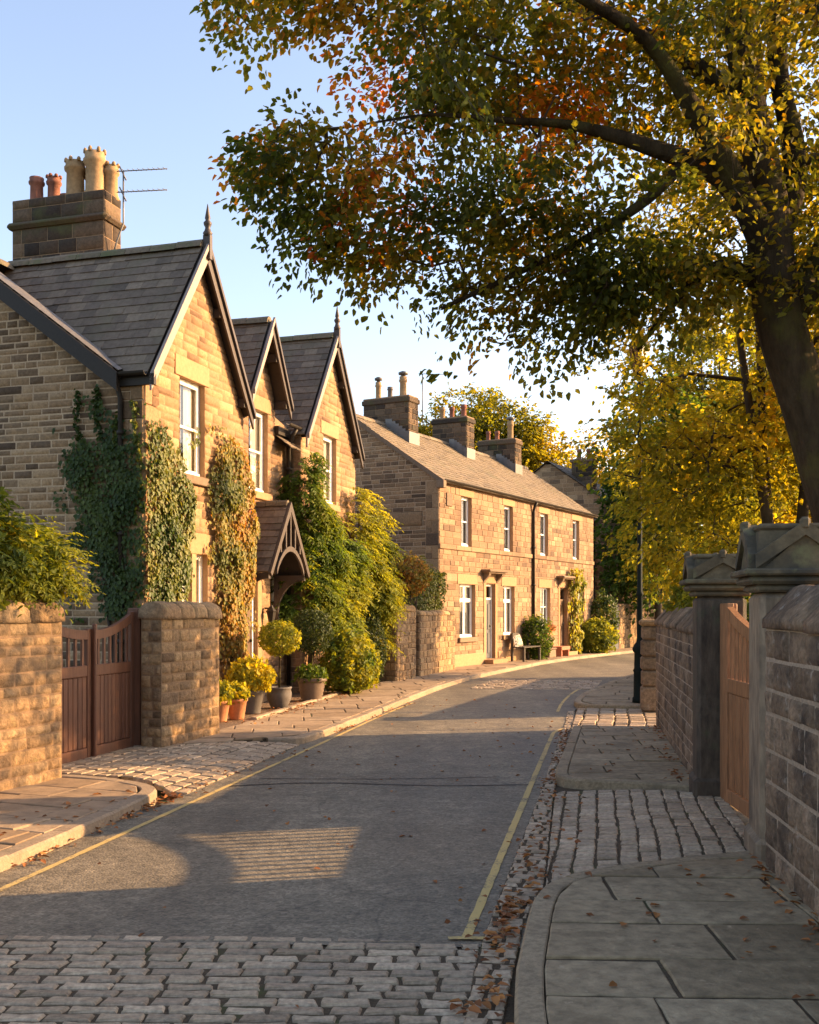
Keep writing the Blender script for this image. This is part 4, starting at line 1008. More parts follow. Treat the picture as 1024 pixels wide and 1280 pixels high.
# porch hood
porch = MB(); PC, PH, PZR, PZE, PS = 4.28, .80, 3.56, 2.40, TM-.62
slp = (PZR-PZE)/PH; LP = math.hypot(PH+.06, (PH+.06)*slp)
for sg in (-1, 1):
    P0 = hp(PC+sg*(PH+.06), PS, PZR-slp*(PH+.06)); ev = v3(hp(PC, PS, PZR)) - v3(P0); eu = v3(hp(0, 1)) - v3(hp(0, 0))
    slates(porch, P0, eu, ev, lambda v: (0, TM-PS), LP, .22, .15)
ridge_tiles(porch, hp(PC, PS, PZR), hp(PC, TM, PZR), .08, .06, .2, 2)
po = porch.build('porch', [M['slate'], M['dark'], M['ridge']], house)
fp = F0(PS-.01)
b = MB()
for sg in (-1, 1):
    ft = (PC+sg*(PH+.08), PZE-.10)
    prism(b, fp, [(PC, PZR+.02), (PC, PZR-.16), (ft[0]-sg*.06, ft[1]-.06), (ft[0], ft[1])], 0, .05, 0)
# arch between the feet, struts above it
ar = [(PC-.60+1.2*i/14, PZE-.12+.42*math.sin(math.pi*i/14)**.75) for i in range(15)]
for i in range(14):
    p, q = ar[i], ar[i+1]
    prism(b, fp, [p, q, (q[0], q[1]+.09), (p[0], p[1]+.09)], .004, .044, 0)
for q in (-.42, -.2, 0, .2, .42):
    zt = PZR-abs(q)*slp-.12; zb = PZE-.04+.42*max(0, 1-(q/.62)**2)**.5
    if zt-zb > .05: b.box(fp, PC+q-.022, PC+q+.022, .008, .04, zb, zt, 0)
b.build('porch_gable', M['barge'], po)
for sg in (-1, 1):
    b = MB(); xb = PC+sg*(PH-.02)
    fside = F0(0)
    b.box(fside, xb-.04, xb+.04, -TM+.005, -PS-.01, PZE-.20, PZE-.10, 0)
    b.box(fside, xb-.04, xb+.04, -TM+.005, -TM+.09, PZE-.95, PZE-.20, 0)
    n = 8; pts = [(-TM+.06 + (-PS+TM-.12)*(1-math.cos(math.pi/2*i/n)), PZE-.92+.72*math.sin(math.pi/2*i/n)) for i in range(n+1)]
    for i in range(n):
        (ya, za), (yb, zb) = pts[i], pts[i+1]
        V = [fside(x, yy, zz) for x in (xb-.036, xb+.036) for yy, zz in ((ya, za), (yb, zb), (yb-.085*math.cos(i/8*1.2), zb+.10), (ya-.085*math.cos(i/8*1.2), za+.10))]
        b.add(V, [(0,1,2,3), (7,6,5,4), (0,4,5,1), (1,5,6,2), (2,6,7,3), (3,7,4,0)], 0)
    b.build('bracket', M['barge'], po)
# chimney on the main ridge
def pot(parent, x, y, z, r, h, kind, crown=False):
    b = MB(); n = 16
    lathe(b, x, y, [(r*.95, z-.05), (r*1.0, z), (r*.82, z+h*.12), (r*.78, z+h*.7), (r*.98, z+h*.76), (r*1.0, z+h*.84), (r*.86, z+h*.88), (r*.9, z+h), (r*.72, z+h), (r*.70, z+h*.6)], n, open_top=True)
    if crown:
        for k in range(7):
            a = 2*math.pi*k/7; cx, cy = x+math.cos(a)*r*.82, y+math.sin(a)*r*.82
            lathe(b, cx, cy, [(.035, z+h*.97), (.035, z+h*1.05), (.02, z+h*1.09)], 6)
    return b.build('chimney_pot', M[kind], parent)
def stone_stack(mb, fr, x0, x1, y0, y1, z0, z1, course, lens, frdir, mats=(0, 1), rough=.008):
    """four stone faces of a stack; fr at the stack's centre"""
    ox, oy, _ = fr(0, 0, 0); ex = (fr(1, 0, 0)[0]-ox, fr(1, 0, 0)[1]-oy); ny = (fr(0, 1, 0)[0]-ox, fr(0, 1, 0)[1]-oy)
    for (o, d, L) in (((x0, y1), ex, x1-x0), ((x1, y0), (-ex[0], -ex[1]), x1-x0), ((x1, y1), (-ny[0], -ny[1]), y1-y0), ((x0, y0), ny, y1-y0)):
        p = fr(o[0], o[1], 0); stone_face(mb, frame(p[0], p[1], d), 0, L, z0, z1, [], course, lens, .014, .01, mats, rough, cell=.1)
    mb.add([fr(x0, y0, z1-.003), fr(x1, y0, z1-.003), fr(x1, y1, z1-.003), fr(x0, y1, z1-.003)], [(0,1,2,3)], mats[1])
cc = hp(3.05, S_A+.02); fc = frame(cc[0], cc[1], (-ES[0], -ES[1]))    # x toward the street, y toward the camera
mb = MB(); hx, hy = .92, .26
stone_stack(mb, fc, -hx, hx, -hy, hy, 6.7, 8.34, .27, (.26, .58), None, rough=.012)
mb.bevbox(fc, -hx-.09, hx+.09, -hy-.09, hy+.09, 8.34, 8.46, 0, b=.05)
stone_stack(mb, fc, -hx+.0, hx-.0, -hy+.0, hy-.0, 8.46, 8.86, .2, (.35, .7), None, rough=.012)
ch = mb.build('chimney', [M['chimstone'], M['mortar']], house)
for (px_, py_, r, h, k, cr) in ((-.60, .02, .14, .46, 'chimpot_red', False), (-.33, -.1, .135, .48, 'chimpot_red', True), (-.1, -.14, .13, .16, 'chimpot_red', False), (.22, .06, .19, .62, 'chimpot', True), (.60, .04, .20, .74, 'chimpot', True), (.80, -.14, .15, .56, 'chimpot', True), (.40, -.15, .13, .52, 'chimpot', False)):
    x, y, _ = fc(px_, py_, 0); pot(ch, x, y, 8.86, r, h, k, cr)
def aerial(parent, base, mast, boom_dir, booms, L, n=9, mat='lead'):
    b = MB(); tube(b, mast, .016, 6)
    top = v3(mast[-1]); d = Vector(boom_dir).normalized(); s = Vector((-d.y, d.x, 0))
    for dz in booms:
        p = top + Vector((0, 0, dz)) - d*.12; tube(b, [p, p + d*L], .010, 5)
        for k in range(n):
            q = p + d*(L*(k+.5)/n); tube(b, [q - s*.10 + Vector((0, 0, -.012)), q + s*.10 + Vector((0, 0, .03))], .005, 4)
        tube(b, [p + d*.05 + Vector((0, 0, .09)), p + d*.17 - Vector((0, 0, .16))], .012, 4)
    return b.build('aerial', M[mat], parent)
x, y, _ = fc(hx+.02, .1, 0); x2, y2, _ = fc(hx+.28, .1, 0)
aerial(ch, None, [(x, y, 7.6), (x2-.12, y2+.02, 8.0), (x2, y2, 8.3), (x2, y2, 9.2)], (1, -.12, 0), (0., -.36), .9, 10)

# ================================================================== the terrace
TO = (.785, 27.6); TT = (.4833, .8755); TS = (-.8755, .4833); TL = 12.45
def tp(t, s, z=0.): return (TO[0] + TT[0]*t + TS[0]*s, TO[1] + TT[1]*t + TS[1]*s, z)
ft = frame(*TO, TT); fg = frame(*TO, (-TS[0], -TS[1]))
terr = thing('terraced_house', 'long two-storey stone terrace with three chimneys on its pale stone-slate roof', 'house', tp(6.2, 2.7, 0))
TM_ = [M['terrace'], M['mortar'], M['ashlar'], M['dark']]
UW = [(1.33, 1.98, 3.42, 4.80), (4.27, 4.92, 3.42, 4.80), (7.18, 7.86, 3.42, 4.80), (10.25, 10.9, 3.42, 4.80)]
LW = [(1.22, 2.22, .88, 2.36), (4.2, 5.05, .88, 2.36), (7.18, 8.06, 1.1, 2.36), (10.75, 11.45, 1.1, 2.36)]
TD = [(2.94, 3.58, .22, 2.40), (8.95, 9.65, .22, 2.38)]
mb = MB(); ops = []
for o in UW: ops += [o, (o[0]-.10, o[1]+.10, o[3], o[3]+.20)]
for o in LW: ops += [o, (o[0]-.14, o[1]+.14, o[3], o[3]+.28), (o[0]-.09, o[1]+.09, o[2]-.13, o[2])]
for o in TD: ops += [o, (o[0]-.16, o[0], .1, o[3]+.02), (o[1], o[1]+.16, .1, o[3]+.02), (o[0]-.16, o[1]+.16, o[3]+.02, o[3]+.30)]
ops.append((0, TL, 3.28, 3.42)); ops.append((0, TL, 5.04, 5.12))
stone_face(mb, ft, 0, TL, .05, 5.12, ops, .15, (.26, .52), .011, .010, (0, 1), 0)
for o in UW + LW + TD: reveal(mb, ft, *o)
n = 13
for i in range(n): mb.bevbox(ft, TL*i/n-.02*(i == 0)+.002, TL*(i+1)/n-.002, -.05, .045, 3.285, 3.415, 0, b=.012)
n = 14
for i in range(n): mb.bevbox(ft, TL*i/n+.003, TL*(i+1)/n-.003, -.05, .06, 5.042, 5.12, 0, b=.012)
for o in TD:
    mb.bevbox(ft, o[0]-.16, o[0]-.002, -.05, .026, .1, o[3]+.018, 2, b=.006); mb.bevbox(ft, o[1]+.002, o[1]+.16, -.05, .026, .1, o[3]+.018, 2, b=.006)
    mb.bevbox(ft, o[0]-.16, o[1]+.16, -.05, .022, o[3]+.022, o[3]+.30, 2, b=.006)
# plinth
for (a_, b_) in ((0, 2.76), (3.76, 8.77), (9.83, TL)): mb.bevbox(ft, a_, b_, 0, .05, .06, .42, 2, b=.02)
mb.build('wall', TM_, terr)['label'] = 'long sunlit street front'
mb = MB(); TE, TR_, SR = 5.10, 7.02, 2.72
def gxr(z): return 0. if z <= TE else -SR*(z-TE)/(TR_-TE)
def gxl(z): return -5.44 if z <= TE else -5.44 + SR*(z-TE)/(TR_-TE)
stone_face(mb, fg, gxl, gxr, .05, TR_-.06, [(-.40, 0, .1, TE), (-1.5, -.5, 3.9, 4.3)], .115, (.18, .46), .012, .020, (0, 1), 0)
one_stone(mb, fg, (-1.5, -.52, -.52, -1.5), 3.91, 4.29, .015, 0, .01, .1)
quoins(mb, fg, 0, -1, .05, TE, 0, .34, .018)
fe = frame(*tp(TL, 0)[:2], TS); stone_face(mb, fe, lambda z: -gxr(z), lambda z: -gxl(z), .05, TR_-.06, [], .2, (.3, .6), .012, .012)
fbk = frame(*tp(TL, 5.44)[:2], (-TT[0], -TT[1])); stone_face(mb, fbk, 0, TL, .05, TE, [], .25, (.4, .9), .012, .012)
mb.build('wall', SM, terr)['label'] = 'shaded gable end of rough coursed stone'
mb = MB(); st_ = (TR_-TE)/SR; LVt = math.hypot(SR+.14, (SR+.14)*st_); eu = v3(tp(1, 0)) - v3(tp(0, 0))
P0 = tp(0, -.14, TR_-st_*(SR+.14)+.05); ev = v3(tp(0, SR, TR_+.05)) - v3(P0); slates(mb, P0, eu, ev, lambda v: (-.07, TL+.07), LVt, .30, .17, thick=.018)
P0 = tp(0, 5.58, TR_-st_*(SR+.14)+.05); ev = v3(tp(0, SR, TR_+.05)) - v3(P0); slates(mb, P0, eu, ev, lambda v: (-.07, TL+.07), LVt, .4, .3)
ridge_tiles(mb, tp(-.07, SR, TR_+.05), tp(TL+.07, SR, TR_+.05), .13, .07, .5, 2)
rf = mb.build('roof', [M['stoneslate'], M['dark'], M['stoneslate'], M['lead']], terr)
gutter(tp(-.05, -.16, 5.12), tp(TL+.05, -.16, 5.12), .055, 'gutter', terr)
b = MB(); fgv = frame(*tp(-.075, 0)[:2], (-TS[0], -TS[1]))
prism(b, fgv, [(.16, TE+.0), (.16, TE-.14), (-SR, TR_-.10), (-SR, TR_+.03)], -.07, .01, 0); b.bevbox(fgv, -.02, .2, -.12, .05, TE-.22, TE-.02, 0)
b.build('verge_stone', M['ashlar_dark'], terr)
# chimneys with lead flashing
for (t, hxw, zt, pots) in ((1.98, .76, 7.86, ((-.42, .10, .52, 'chimpot', 1), (-.02, .09, .34, 'pot_grey', 0), (.42, .125, .60, 'chimpot', 1))),
                           (6.1, .62, 7.93, ((-.4, .10, .40, 'chimpot', 0), (-.05, .10, .38, 'chimpot_red', 0), (.38, .11, .42, 'chimpot_red', 0))),
                           (9.85, .72, 7.74, ((-.45, .09, .36, 'chimpot_red', 0), (-.1, .10, .34, 'chimpot_red', 0), (.42, .13, .66, 'chimpot', 1)))):
    c_ = tp(t, SR-.1); fc = frame(c_[0], c_[1], (-TS[0], -TS[1])); mb = MB(); hy = .28
    stone_stack(mb, fc, -hxw, hxw, -hy, hy, 6.2, zt-.2, .155, (.2, .42), None, rough=0)
    mb.bevbox(fc, -hxw-.05, hxw+.05, -hy-.05, hy+.05, zt-.2, zt-.06, 0, b=.02); mb.bevbox(fc, -hxw-.02, hxw+.02, -hy-.02, hy+.02, zt-.059, zt, 1, b=.02)
    co_ = mb.build('chimney', [M['chimstone'], M['mortar']], terr)
    b = MB()
    # stepped flashing along the slope on both cheeks and an apron at the front
    for sg in (1,):
        for k in range(7):
            x0 = -.0 + (hxw+.02)*k/7; x1 = x0 + (hxw+.02)/7 + .002; zr0 = TR_+.05 - max(0, x0-.1)*st_
            b.box(fc, x0, x1, hy+.016, hy+.034, zr0-.32, zr0+.14, 0)
    b.box(fc, hxw+.016, hxw+.036, -hy-.03, hy+.034, TR_-.0-(hxw-.1)*st_-.12, TR_-(hxw-.1)*st_+.24, 0)
    b.build('flashing', M['lead'], co_)
    for (px_, r, h, k, cr) in pots:
        x, y, _ = fc(px_, 0, 0); pp = pot(co_, x, y, zt, r, h, k, False)
        if cr:
            b = MB(); lathe(b, x, y, [(r*.5, zt+h-.02), (r*.5, zt+h+.06), (r*1.1, zt+h+.06), (r*1.15, zt+h+.12), (r*.4, zt+h+.16)], 12); b.build('cowl', M['pot_grey'] if px_ < 0 else M['lead'], pp)
    if t < 3:
        x, y, _ = fc(.9, -.3, 0); aerial(co_, None, [(x, y, 7.1), (x, y, 8.55)], (1, .1, 0), (0.,), .95, 8)
        x, y, _ = fc(hxw+.05, -.1, 0)
for o in UW: window(terr, ft, *o, 'sash', False, .2, curtain='sides', d=.15)
for i, o in enumerate(LW): window(terr, ft, *o, 'casement' if i < 2 else 'bars', True, .28, curtain='sides' if i < 2 else 'full', d=.15, sill_mat='ashlar_dark' if i == 0 else 'ashlar')
for i, o in enumerate(TD):
    b = MB(); wf = .06
    b.box(ft, o[0], o[0]+wf, -.16, -.09, o[2], o[3]); b.box(ft, o[1]-wf, o[1], -.16, -.09, o[2], o[3]); b.box(ft, o[0]+wf, o[1]-wf, -.16, -.09, o[3]-wf, o[3])
    b.box(ft, o[0]+wf, o[1]-wf, -.155, -.095, o[2]+1.72, o[2]+1.78)
    fd = b.build('door_frame', M['white'] if i == 0 else M['doorbrown'], terr)
    b = MB(); b.box(ft, o[0]+wf+.002, o[1]-wf-.002, -.15, -.11, o[2]+.01, o[2]+1.718)
    for (za, zb) in ((.15, .75), (.85, 1.6)):
        for (xa, xb) in ((.06, .24), (.30, .48)): b.bevbox(ft, o[0]+wf+xa, o[0]+wf+xb, -.11, -.095, o[2]+za, o[2]+zb, b=.012)
    d = b.build('door', M['doorgrey'] if i == 0 else M['doorbrown'], terr)
    b = MB(); lathe(b, *ft(o[1]-.13, -.08, 0)[:2], [(.012, 1.14), (.026, 1.15), (.03, 1.17), (.026, 1.19), (.012, 1.2)], 10); b.build('door_handle', M['lead'], d)
    b = MB(); b.add([ft(o[0]+wf, -.13, o[2]+1.78), ft(o[1]-wf, -.13, o[2]+1.78), ft(o[1]-wf, -.13, o[3]-wf), ft(o[0]+wf, -.13, o[3]-wf)], [(0,1,2,3)]); b.build('pane', M['glass'], fd)
    b = MB(); b.bevbox(ft, o[0]-.2, o[1]+.2, .0, .34, .08, .21, b=.015); b.build('doorstep', M['ashlar'], terr)
    b = MB(); b.bevbox(ft, o[0]-.32, o[1]+.32, -.02, .30, o[3]+.34, o[3]+.41, b=.015); b.bevbox(ft, o[0]-.26, o[1]+.26, -.02, .24, o[3]+.30, o[3]+.339, b=.01)
    for xx in (o[0]-.2, o[1]+.08): prism(b, lambda x, y, z, xx=xx: ft(xx+y, x, z), [(.0, o[3]+.30), (.22, o[3]+.30), (.20, o[3]+.24), (.06, o[3]+.10), (.0, o[3]-.02)], 0, .12, 0)
    b.build('door_hood', M['ashlar_dark'], terr)
x, y, _ = ft(6.48, .06, 0)
downpipe([ft(6.48, .17, 5.07), ft(6.48, .10, 4.93), (x, y, 4.8), (x, y, .15)], .045, terr, [(x, y, z) for z in (1.2, 2.4, 3.6)])
# small plaque blocks in the wall
b = MB(); b.bevbox(ft, .38, .72, 0, .045, 4.45, 4.8, b=.01); b.build('datestone', M['ashlar_dark'], terr)

# ---------------------------------------------------------------- far shaded house behind the terrace's end
FO = tp(17.0, .3); ff_ = frame(FO[0], FO[1], (-TS[0], -TS[1])); farh = thing('stone_house', 'dark stone house in shade behind the far garden wall, half hidden by trees', 'house', tp(20, 3.5, 0))
mb = MB(); stone_face(mb, ff_, lambda z: -6.5 if z < 5.6 else -6.5+3.25*(z-5.6)/2.3, lambda z: 0 if z < 5.6 else -3.25*(z-5.6)/2.3, .05, 7.8, [], .19, (.25, .6), .014, .012, (0, 1), 0)
fs_ = frame(FO[0], FO[1], TT); stone_face(mb, fs_, 0, 7, .05, 5.6, [], .19, (.25, .6), .014, .012)
mb.bevbox(ff_, -6.5, .0, 0, .07, 2.0, 2.14, 2, b=.02); mb.bevbox(ff_, -6.5, 0, 0, .05, 1.0, 1.12, 2, b=.02)
mb.build('wall', SM, farh)
mb = MB(); Lf = math.hypot(3.5, 3.5*2.3/3.25)
for (s0, sg) in ((-.25, 1), (6.75, -1)):
    P0 = tp(17, .3+s0, 7.9-3.5*2.3/3.25+.05); ev = v3(tp(17, .3+3.25, 7.95)) - v3(P0); slates(mb, P0, v3(tp(1, 0))-v3(tp(0, 0)), ev, lambda v: (-.1, 7.1), Lf, .4, .28)
mb.build('roof', [M['slate'], M['dark']], farh)
c_ = tp(18., 2.3); fc = frame(c_[0], c_[1], (-TS[0], -TS[1])); mb = MB(); stone_stack(mb, fc, -.45, .45, -.3, .3, 6.2, 7.9, .2, (.25, .45), None, rough=0); mb.bevbox(fc, -.52, .52, -.37, .37, 7.9, 8.05, 0, b=.03)
ch = mb.build('chimney', [M['chimstone'], M['mortar']], farh)
for q in (-.22, .2): x, y, _ = fc(q, 0, 0); pot(ch, x, y, 8.05, .11, .45, 'chimpot_red')
b = MB(); x, y, _ = ff_(-1.2, .08, 0); tube(b, [(x, y, 5.3), (x, y, 1.3), (ff_(-.9, .1, 0)[0], ff_(-.9, .1, 0)[1], 1.0), (ff_(-.4, .12, 0)[0], ff_(-.4, .12, 0)[1], .8)], .05, 8); b.build('downpipe', M['black'], farh)
# ================================================================== garden walls, gates, piers
GW = [M['gwall'], M['mortar']]
def garden_wall(name, label, x, y, d, L, zb, zt, thick, cop, mats=GW, course=.15, lens=(.16, .36), rough=.014, cell=.06, kind='round', ends=(True, True), back=True, group=None, coph=.22, copw=None, copm=None, cseg=.42, proud=.018, slope=0., joint=.014):
    """free-standing wall; front on the right of direction d, length L, coping along its top"""
    t = thing(name, label, 'wall', (x + d[0]*L/2, y + d[1]*L/2, 0), group)
    fr = frame(x, y, d); n = math.hypot(*d); d = (d[0]/n, d[1]/n)
    mb = MB(); zf = zt if not slope else (lambda xx: zt + slope*xx)
    stone_face(mb, fr, 0, L, zb, zt, [], course, lens, proud, joint, (0, 1), rough, cell=cell)
    p = fr(L, 0, 0); q = fr(L, -thick, 0); r0 = fr(0, -thick, 0)
    nv = (d[1], -d[0])
    if ends[1]: stone_face(mb, frame(p[0], p[1], (-nv[0], -nv[1])), 0, thick, zb, zt, [], course, (thick*.4, thick*.9), proud, joint, (0, 1), rough, cell=cell)
    if ends[0]: stone_face(mb, frame(r0[0], r0[1], nv), 0, thick, zb, zt, [], course, (thick*.4, thick*.9), proud, joint, (0, 1), rough, cell=cell)
    if back: stone_face(mb, frame(q[0], q[1], (-d[0], -d[1])), 0, L, zb, zt, [], course*1.3, (.25, .6), proud, joint, (0, 1), 0)
    mb.add([fr(0, 0, zt-.004), fr(L, 0, zt-.004), fr(L, -thick, zt-.004), fr(0, -thick, zt-.004)], [(0,1,2,3)], 1)
    mb.build('stonework', mats, t)
    mb = MB(); coping(mb, fr, -.02 if ends[0] else 0, L+.02 if ends[1] else L, -thick/2, copw or thick+.07, zt, coph, kind, cseg, 0, 0)
    mb.build('coping', M[copm] if copm else mats[0], t)
    return t
# left, near: runs away from the camera, sunlit
garden_wall('garden_wall', 'sunlit stone garden wall with rounded coping left of the brown wooden gate', -5.27, 4.6, (1.95, 5.32), 5.67, .04, 1.57, .36, None, rough=.013, cell=.035, coph=.21, cseg=.40, course=.120, lens=(.13, .40), proud=.013, joint=.016)
garden_wall('garden_wall', 'short stone wall with rounded coping between the wooden gate and the potted plants', -2.88, 12.07, (.32, .95), 1.36, .04, 1.57, .27, None, rough=.012, cell=.035, coph=.21, copw=.36, cseg=.36, course=.128, lens=(.13, .38), proud=.012, joint=.016)
# brown double gate
GO = (-3.72, 10.34); GD = (.2425, .970); fgt = frame(GO[0], GO[1], GD); GL = 2.02
gate = thing('wooden_gate', 'brown stained wooden double gate with slatted dipped tops between two stone walls', 'gate', (*fgt(GL/2, 0, 0)[:2], 0))
def gate_leaf(parent, fr, x0, x1, hinge, z0, zlow, zhigh, zmid, mat, th=.055, nb=9, ns=6, cap=True):
    """boarded leaf: stiles, mid rail, boards below, slats above, swept top rail rising to the hinge side"""
    b = MB(); W = x1-x0; sw = .085
    for x in (x0, x1-sw):
        hi = zhigh if (x == x0) == (hinge < 0) else zlow+.015
        b.bevbox(fr, x, x+sw, -th/2, th/2, z0, hi, b=.006)
    b.bevbox(fr, x0+sw, x1-sw, -th/2+.004, th/2-.004, zmid-.06, zmid+.06, b=.006)
    b.bevbox(fr, x0+sw, x1-sw, -th/2+.004, th/2-.004, z0, z0+.12, b=.006)
    a0, a1 = x0+sw, x1-sw; n = 12
    def ztop(x):
        u = (x-a0)/(a1-a0); u = u if hinge > 0 else 1-u
        return zlow + (zhigh-.03-zlow)*u**2.0
    V = []
    for i in range(n+1):
        x = a0+(a1-a0)*i/n; z = ztop(x)
        for (yy, zz) in ((-th/2+.002, z-.10), (th/2-.002, z-.10), (th/2-.002, z), (-th/2+.002, z)): V.append(fr(x, yy, zz))
    b.add(V, [(4*i+k, 4*i+(k+1) % 4, 4*i+4+(k+1) % 4, 4*i+4+k) for i in range(n) for k in range(4)] + [(0,1,2,3), (4*n+3, 4*n+2, 4*n+1, 4*n)], 0)
    o = b.build('gate_leaf', M[mat], parent)
    for i in range(nb):
        c = MB(); w_ = (a1-a0)/nb; c.bevbox(fr, a0+w_*i+.0025, a0+w_*(i+1)-.0025, -.016, .016, z0+.122, zmid-.062, b=.009)
        c.build('board', M[mat], o)
    for i in range(ns):
        c = MB(); w_ = (a1-a0)/ns; x = a0+w_*(i+.5); c.box(fr, x-.018, x+.018, -.012, .012, zmid+.061, ztop(x)-.09); c.build('slat', M[mat], o)
    return o
gate_leaf(gate, fgt, .02, 1.0, -1, .07, 1.46, 1.62, 1.02, 'gatewood')
gate_leaf(gate, fgt, 1.02, 1.93, 1, .07, 1.46, 1.66, 1.02, 'gatewood')
b = MB(); b.bevbox(fgt, 1.95, 2.09, -.08, .08, 0, 1.70, b=.01); b.build('gate_post', M['gatewood'], gate)
b = MB(); b.bevbox(fgt, -.14, .0, -.08, .08, 0, 1.66, b=.01); b.build('gate_post', M['gatewood'], gate)
b = MB(); b.bevbox(fgt, .985, 1.035, .03, .075, .05, 1.53, b=.01); b.build('meeting_stile', M['gatewood'], gate)

# garden pillar, side gate and wall with hedge before the terrace
garden_wall('garden_pillar', 'stubby stone pillar with rounded top beside the narrow dark gate', -.29, 22.95, (.36, .93), 1.18, .05, 1.62, .40, None, rough=.0, coph=.17, copw=.44, course=.14, lens=(.15, .33), cseg=.6)
garden_wall('garden_wall', 'low stone wall under the clipped hedge, ending at the terrace corner', .24, 24.45, (.30, .95), 3.15, .05, 1.52, .34, None, rough=0, coph=.12, copw=.40, course=.14, lens=(.16, .36), cseg=.5, ends=(True, False))
sg = thing('side_gate', 'narrow dark plank gate between the stone pillar and hedge wall', 'gate', (.16, 24.2, 0))
fsg = frame(.135, 24.05, (.30, .95)); b = MB(); b.bevbox(fsg, .02, .10, -.2, -.06, .05, 1.62, b=.01); b.build('gate_post', M['gatewood'], sg)
b = MB(); b.bevbox(fsg, .11, .40, -.14, -.10, .12, 1.55, b=.006); b.build('gate_leaf', M['doorbrown'], sg)

# right side: near wall, piers, cedar gate, further wall
RW = [M['rwall'], M['rmortar']]
def dirv(a, b): return (b[0]-a[0], b[1]-a[1])
# right walls face the road on their left, so they are built running towards the camera
garden_wall('boundary_wall', 'tall grey weathered stone wall with pitched coping nearest on the right', 2.235, 6.52, (-.36, -4.0), 4.6, .03, 1.57, .38, None, RW, course=.185, lens=(.22, .42), rough=.016, cell=.04, kind='pitch', coph=.26, copw=.44, cseg=.8, proud=.010, joint=.022, copm='rwall')
garden_wall('boundary_wall', 'brownish stone boundary wall receding beyond the far gate pier', 3.50, 14.75, (-.88, -5.32), 5.36, .03, 1.46, .34, None, RW, course=.13, lens=(.18, .36), rough=.010, cell=.06, kind='pitch', coph=.24, copw=.40, cseg=.7, proud=.008, joint=.012, copm='rwall')
garden_wall('boundary_wall', 'stone boundary wall curving away behind the lamp post', 7.6, 26.2, (-3.25, -9.2), 9.7, .03, 1.4, .34, None, RW, course=.17, lens=(.22, .45), rough=0, kind='pitch', coph=.2, copw=.4, cseg=.8, copm='rwall')
# squat end pier beside the lamp
ep = thing('wall_pier', 'squat pier of stacked stone blocks beside the lamp post', 'pier', (3.98, 16.9, 0))
b = MB(); fe_ = frame(3.72, 16.62, (.98, -.18)); zz = .04
for i, (h, wd) in enumerate(((.40, .34), (.26, .30), (.22, .31), (.27, .29), (.22, .32))):
    b.bevbox(fe_, -.01+rnd.uniform(-.01, .01), wd, -.42, .02+rnd.uniform(-.015, .015), zz+.004, zz+h-.004, b=.03); zz += h
b.build('blocks', M['rwall'], ep)
b = MB(); b.bevbox(fe_, -.04, .36, -.46, .06, zz+.002, zz+.10, b=.03); b.build('cap', M['gwall'], ep)
def gate_pier(label, x, y, d, w, zs, zt, shaft='piershaft'):
    """square pier with a moulded cap: a gablet on each face"""
    t = thing('gate_pier', label, 'gate pier', (x, y, 0), 'stone gate piers beside the cedar gate'); fr = frame(x, y, d); h = w/2
    b = MB(); b.bevbox(fr, -h, h, -h, h, .0, zs, b=.035); b.bevbox(fr, -h-.03, h+.03, -h-.03, h+.03, -.02, .22, b=.03); b.build('shaft', M[shaft], t)
    b = MB(); c = h+.03; b.bevbox(fr, -c, c, -c, c, zs+.002, zs+.05, b=.015); c = h+.075; b.bevbox(fr, -c, c, -c, c, zs+.051, zs+.105, b=.02); c = h+.11
    b.bevbox(fr, -c, c, -c, c, zs+.106, zs+.15, b=.012)
    z0 = zs+.151; H = zt-z0; k = h+.045; r = .30*w
    # block with battered sides up to a flat ridge table
    P = [(-k, -k, z0), (k, -k, z0), (k, k, z0), (-k, k, z0), (-r*1.25, -r*1.25, zt-.05), (r*1.25, -r*1.25, zt-.05), (r*1.25, r*1.25, zt-.05), (-r*1.25, r*1.25, zt-.05)]
    P = [(-k, -k, z0), (k, -k, z0), (k, k, z0), (-k, k, z0)] + [(sx*k*.86, sy*k*.86, zt-.045) for sx, sy in ((-1,-1), (1,-1), (1,1), (-1,1))]
    b.add([fr(*p) for p in P], [(0,3,2,1), (4,5,6,7), (0,1,5,4), (1,2,6,5), (2,3,7,6), (3,0,4,7)], 0)
    b.bevbox(fr, -k*.9, k*.9, -k*.9, k*.9, zt-.044, zt, b=.015)
    for (ax, sg) in (('y', 1), ('y', -1), ('x', 1), ('x', -1)):
        def g(u, out, z): return fr(u, sg*out, z) if ax == 'y' else fr(sg*out, u, z)
        W2 = k*.98; th = .07; apex = zt+.012
        o0, o1 = k*.80, k+.035
        for s2 in (-1, 1):
            V = [g(s2*W2, o, z) for o in (o0, o1) for z in (z0+.0, z0+th*1.3)] + [g(0, o, z) for o in (o0, o1) for z in (apex-th*1.3, apex)]
            b.add(V, [(0,2,3,1), (4,5,7,6), (0,4,6,2), (1,3,7,5), (0,1,5,4), (2,6,7,3)], 0)
        V = [g(-W2+.05, o, z0) for o in (o0-.02, k+.008)] + [g(W2-.05, o, z0) for o in (o0-.02, k+.008)] + [g(0, o, apex-.08) for o in (o0-.02, k+.008)]
        b.add(V, [(0,2,4), (1,5,3), (0,4,5,1), (2,3,5,4), (0,1,3,2)], 0)
        b.bevbox(lambda u, v, z, g=g: g(u, v, z), -.032, .032, k-.02, k+.045, apex-.06, apex+.022, b=.018)
    b.build('cap', M['pier'], t); return t
gate_pier('dark gabled gate pier, the farther one, ending the receding wall', 2.745, 9.22, (.98, -.17), .42, 1.80, 2.17)
gate_pier('large dark gabled gate pier, the nearer one, by the tall grey wall', 2.545, 6.86, (.98, -.17), .52, 1.80, 2.24, 'pierlit')
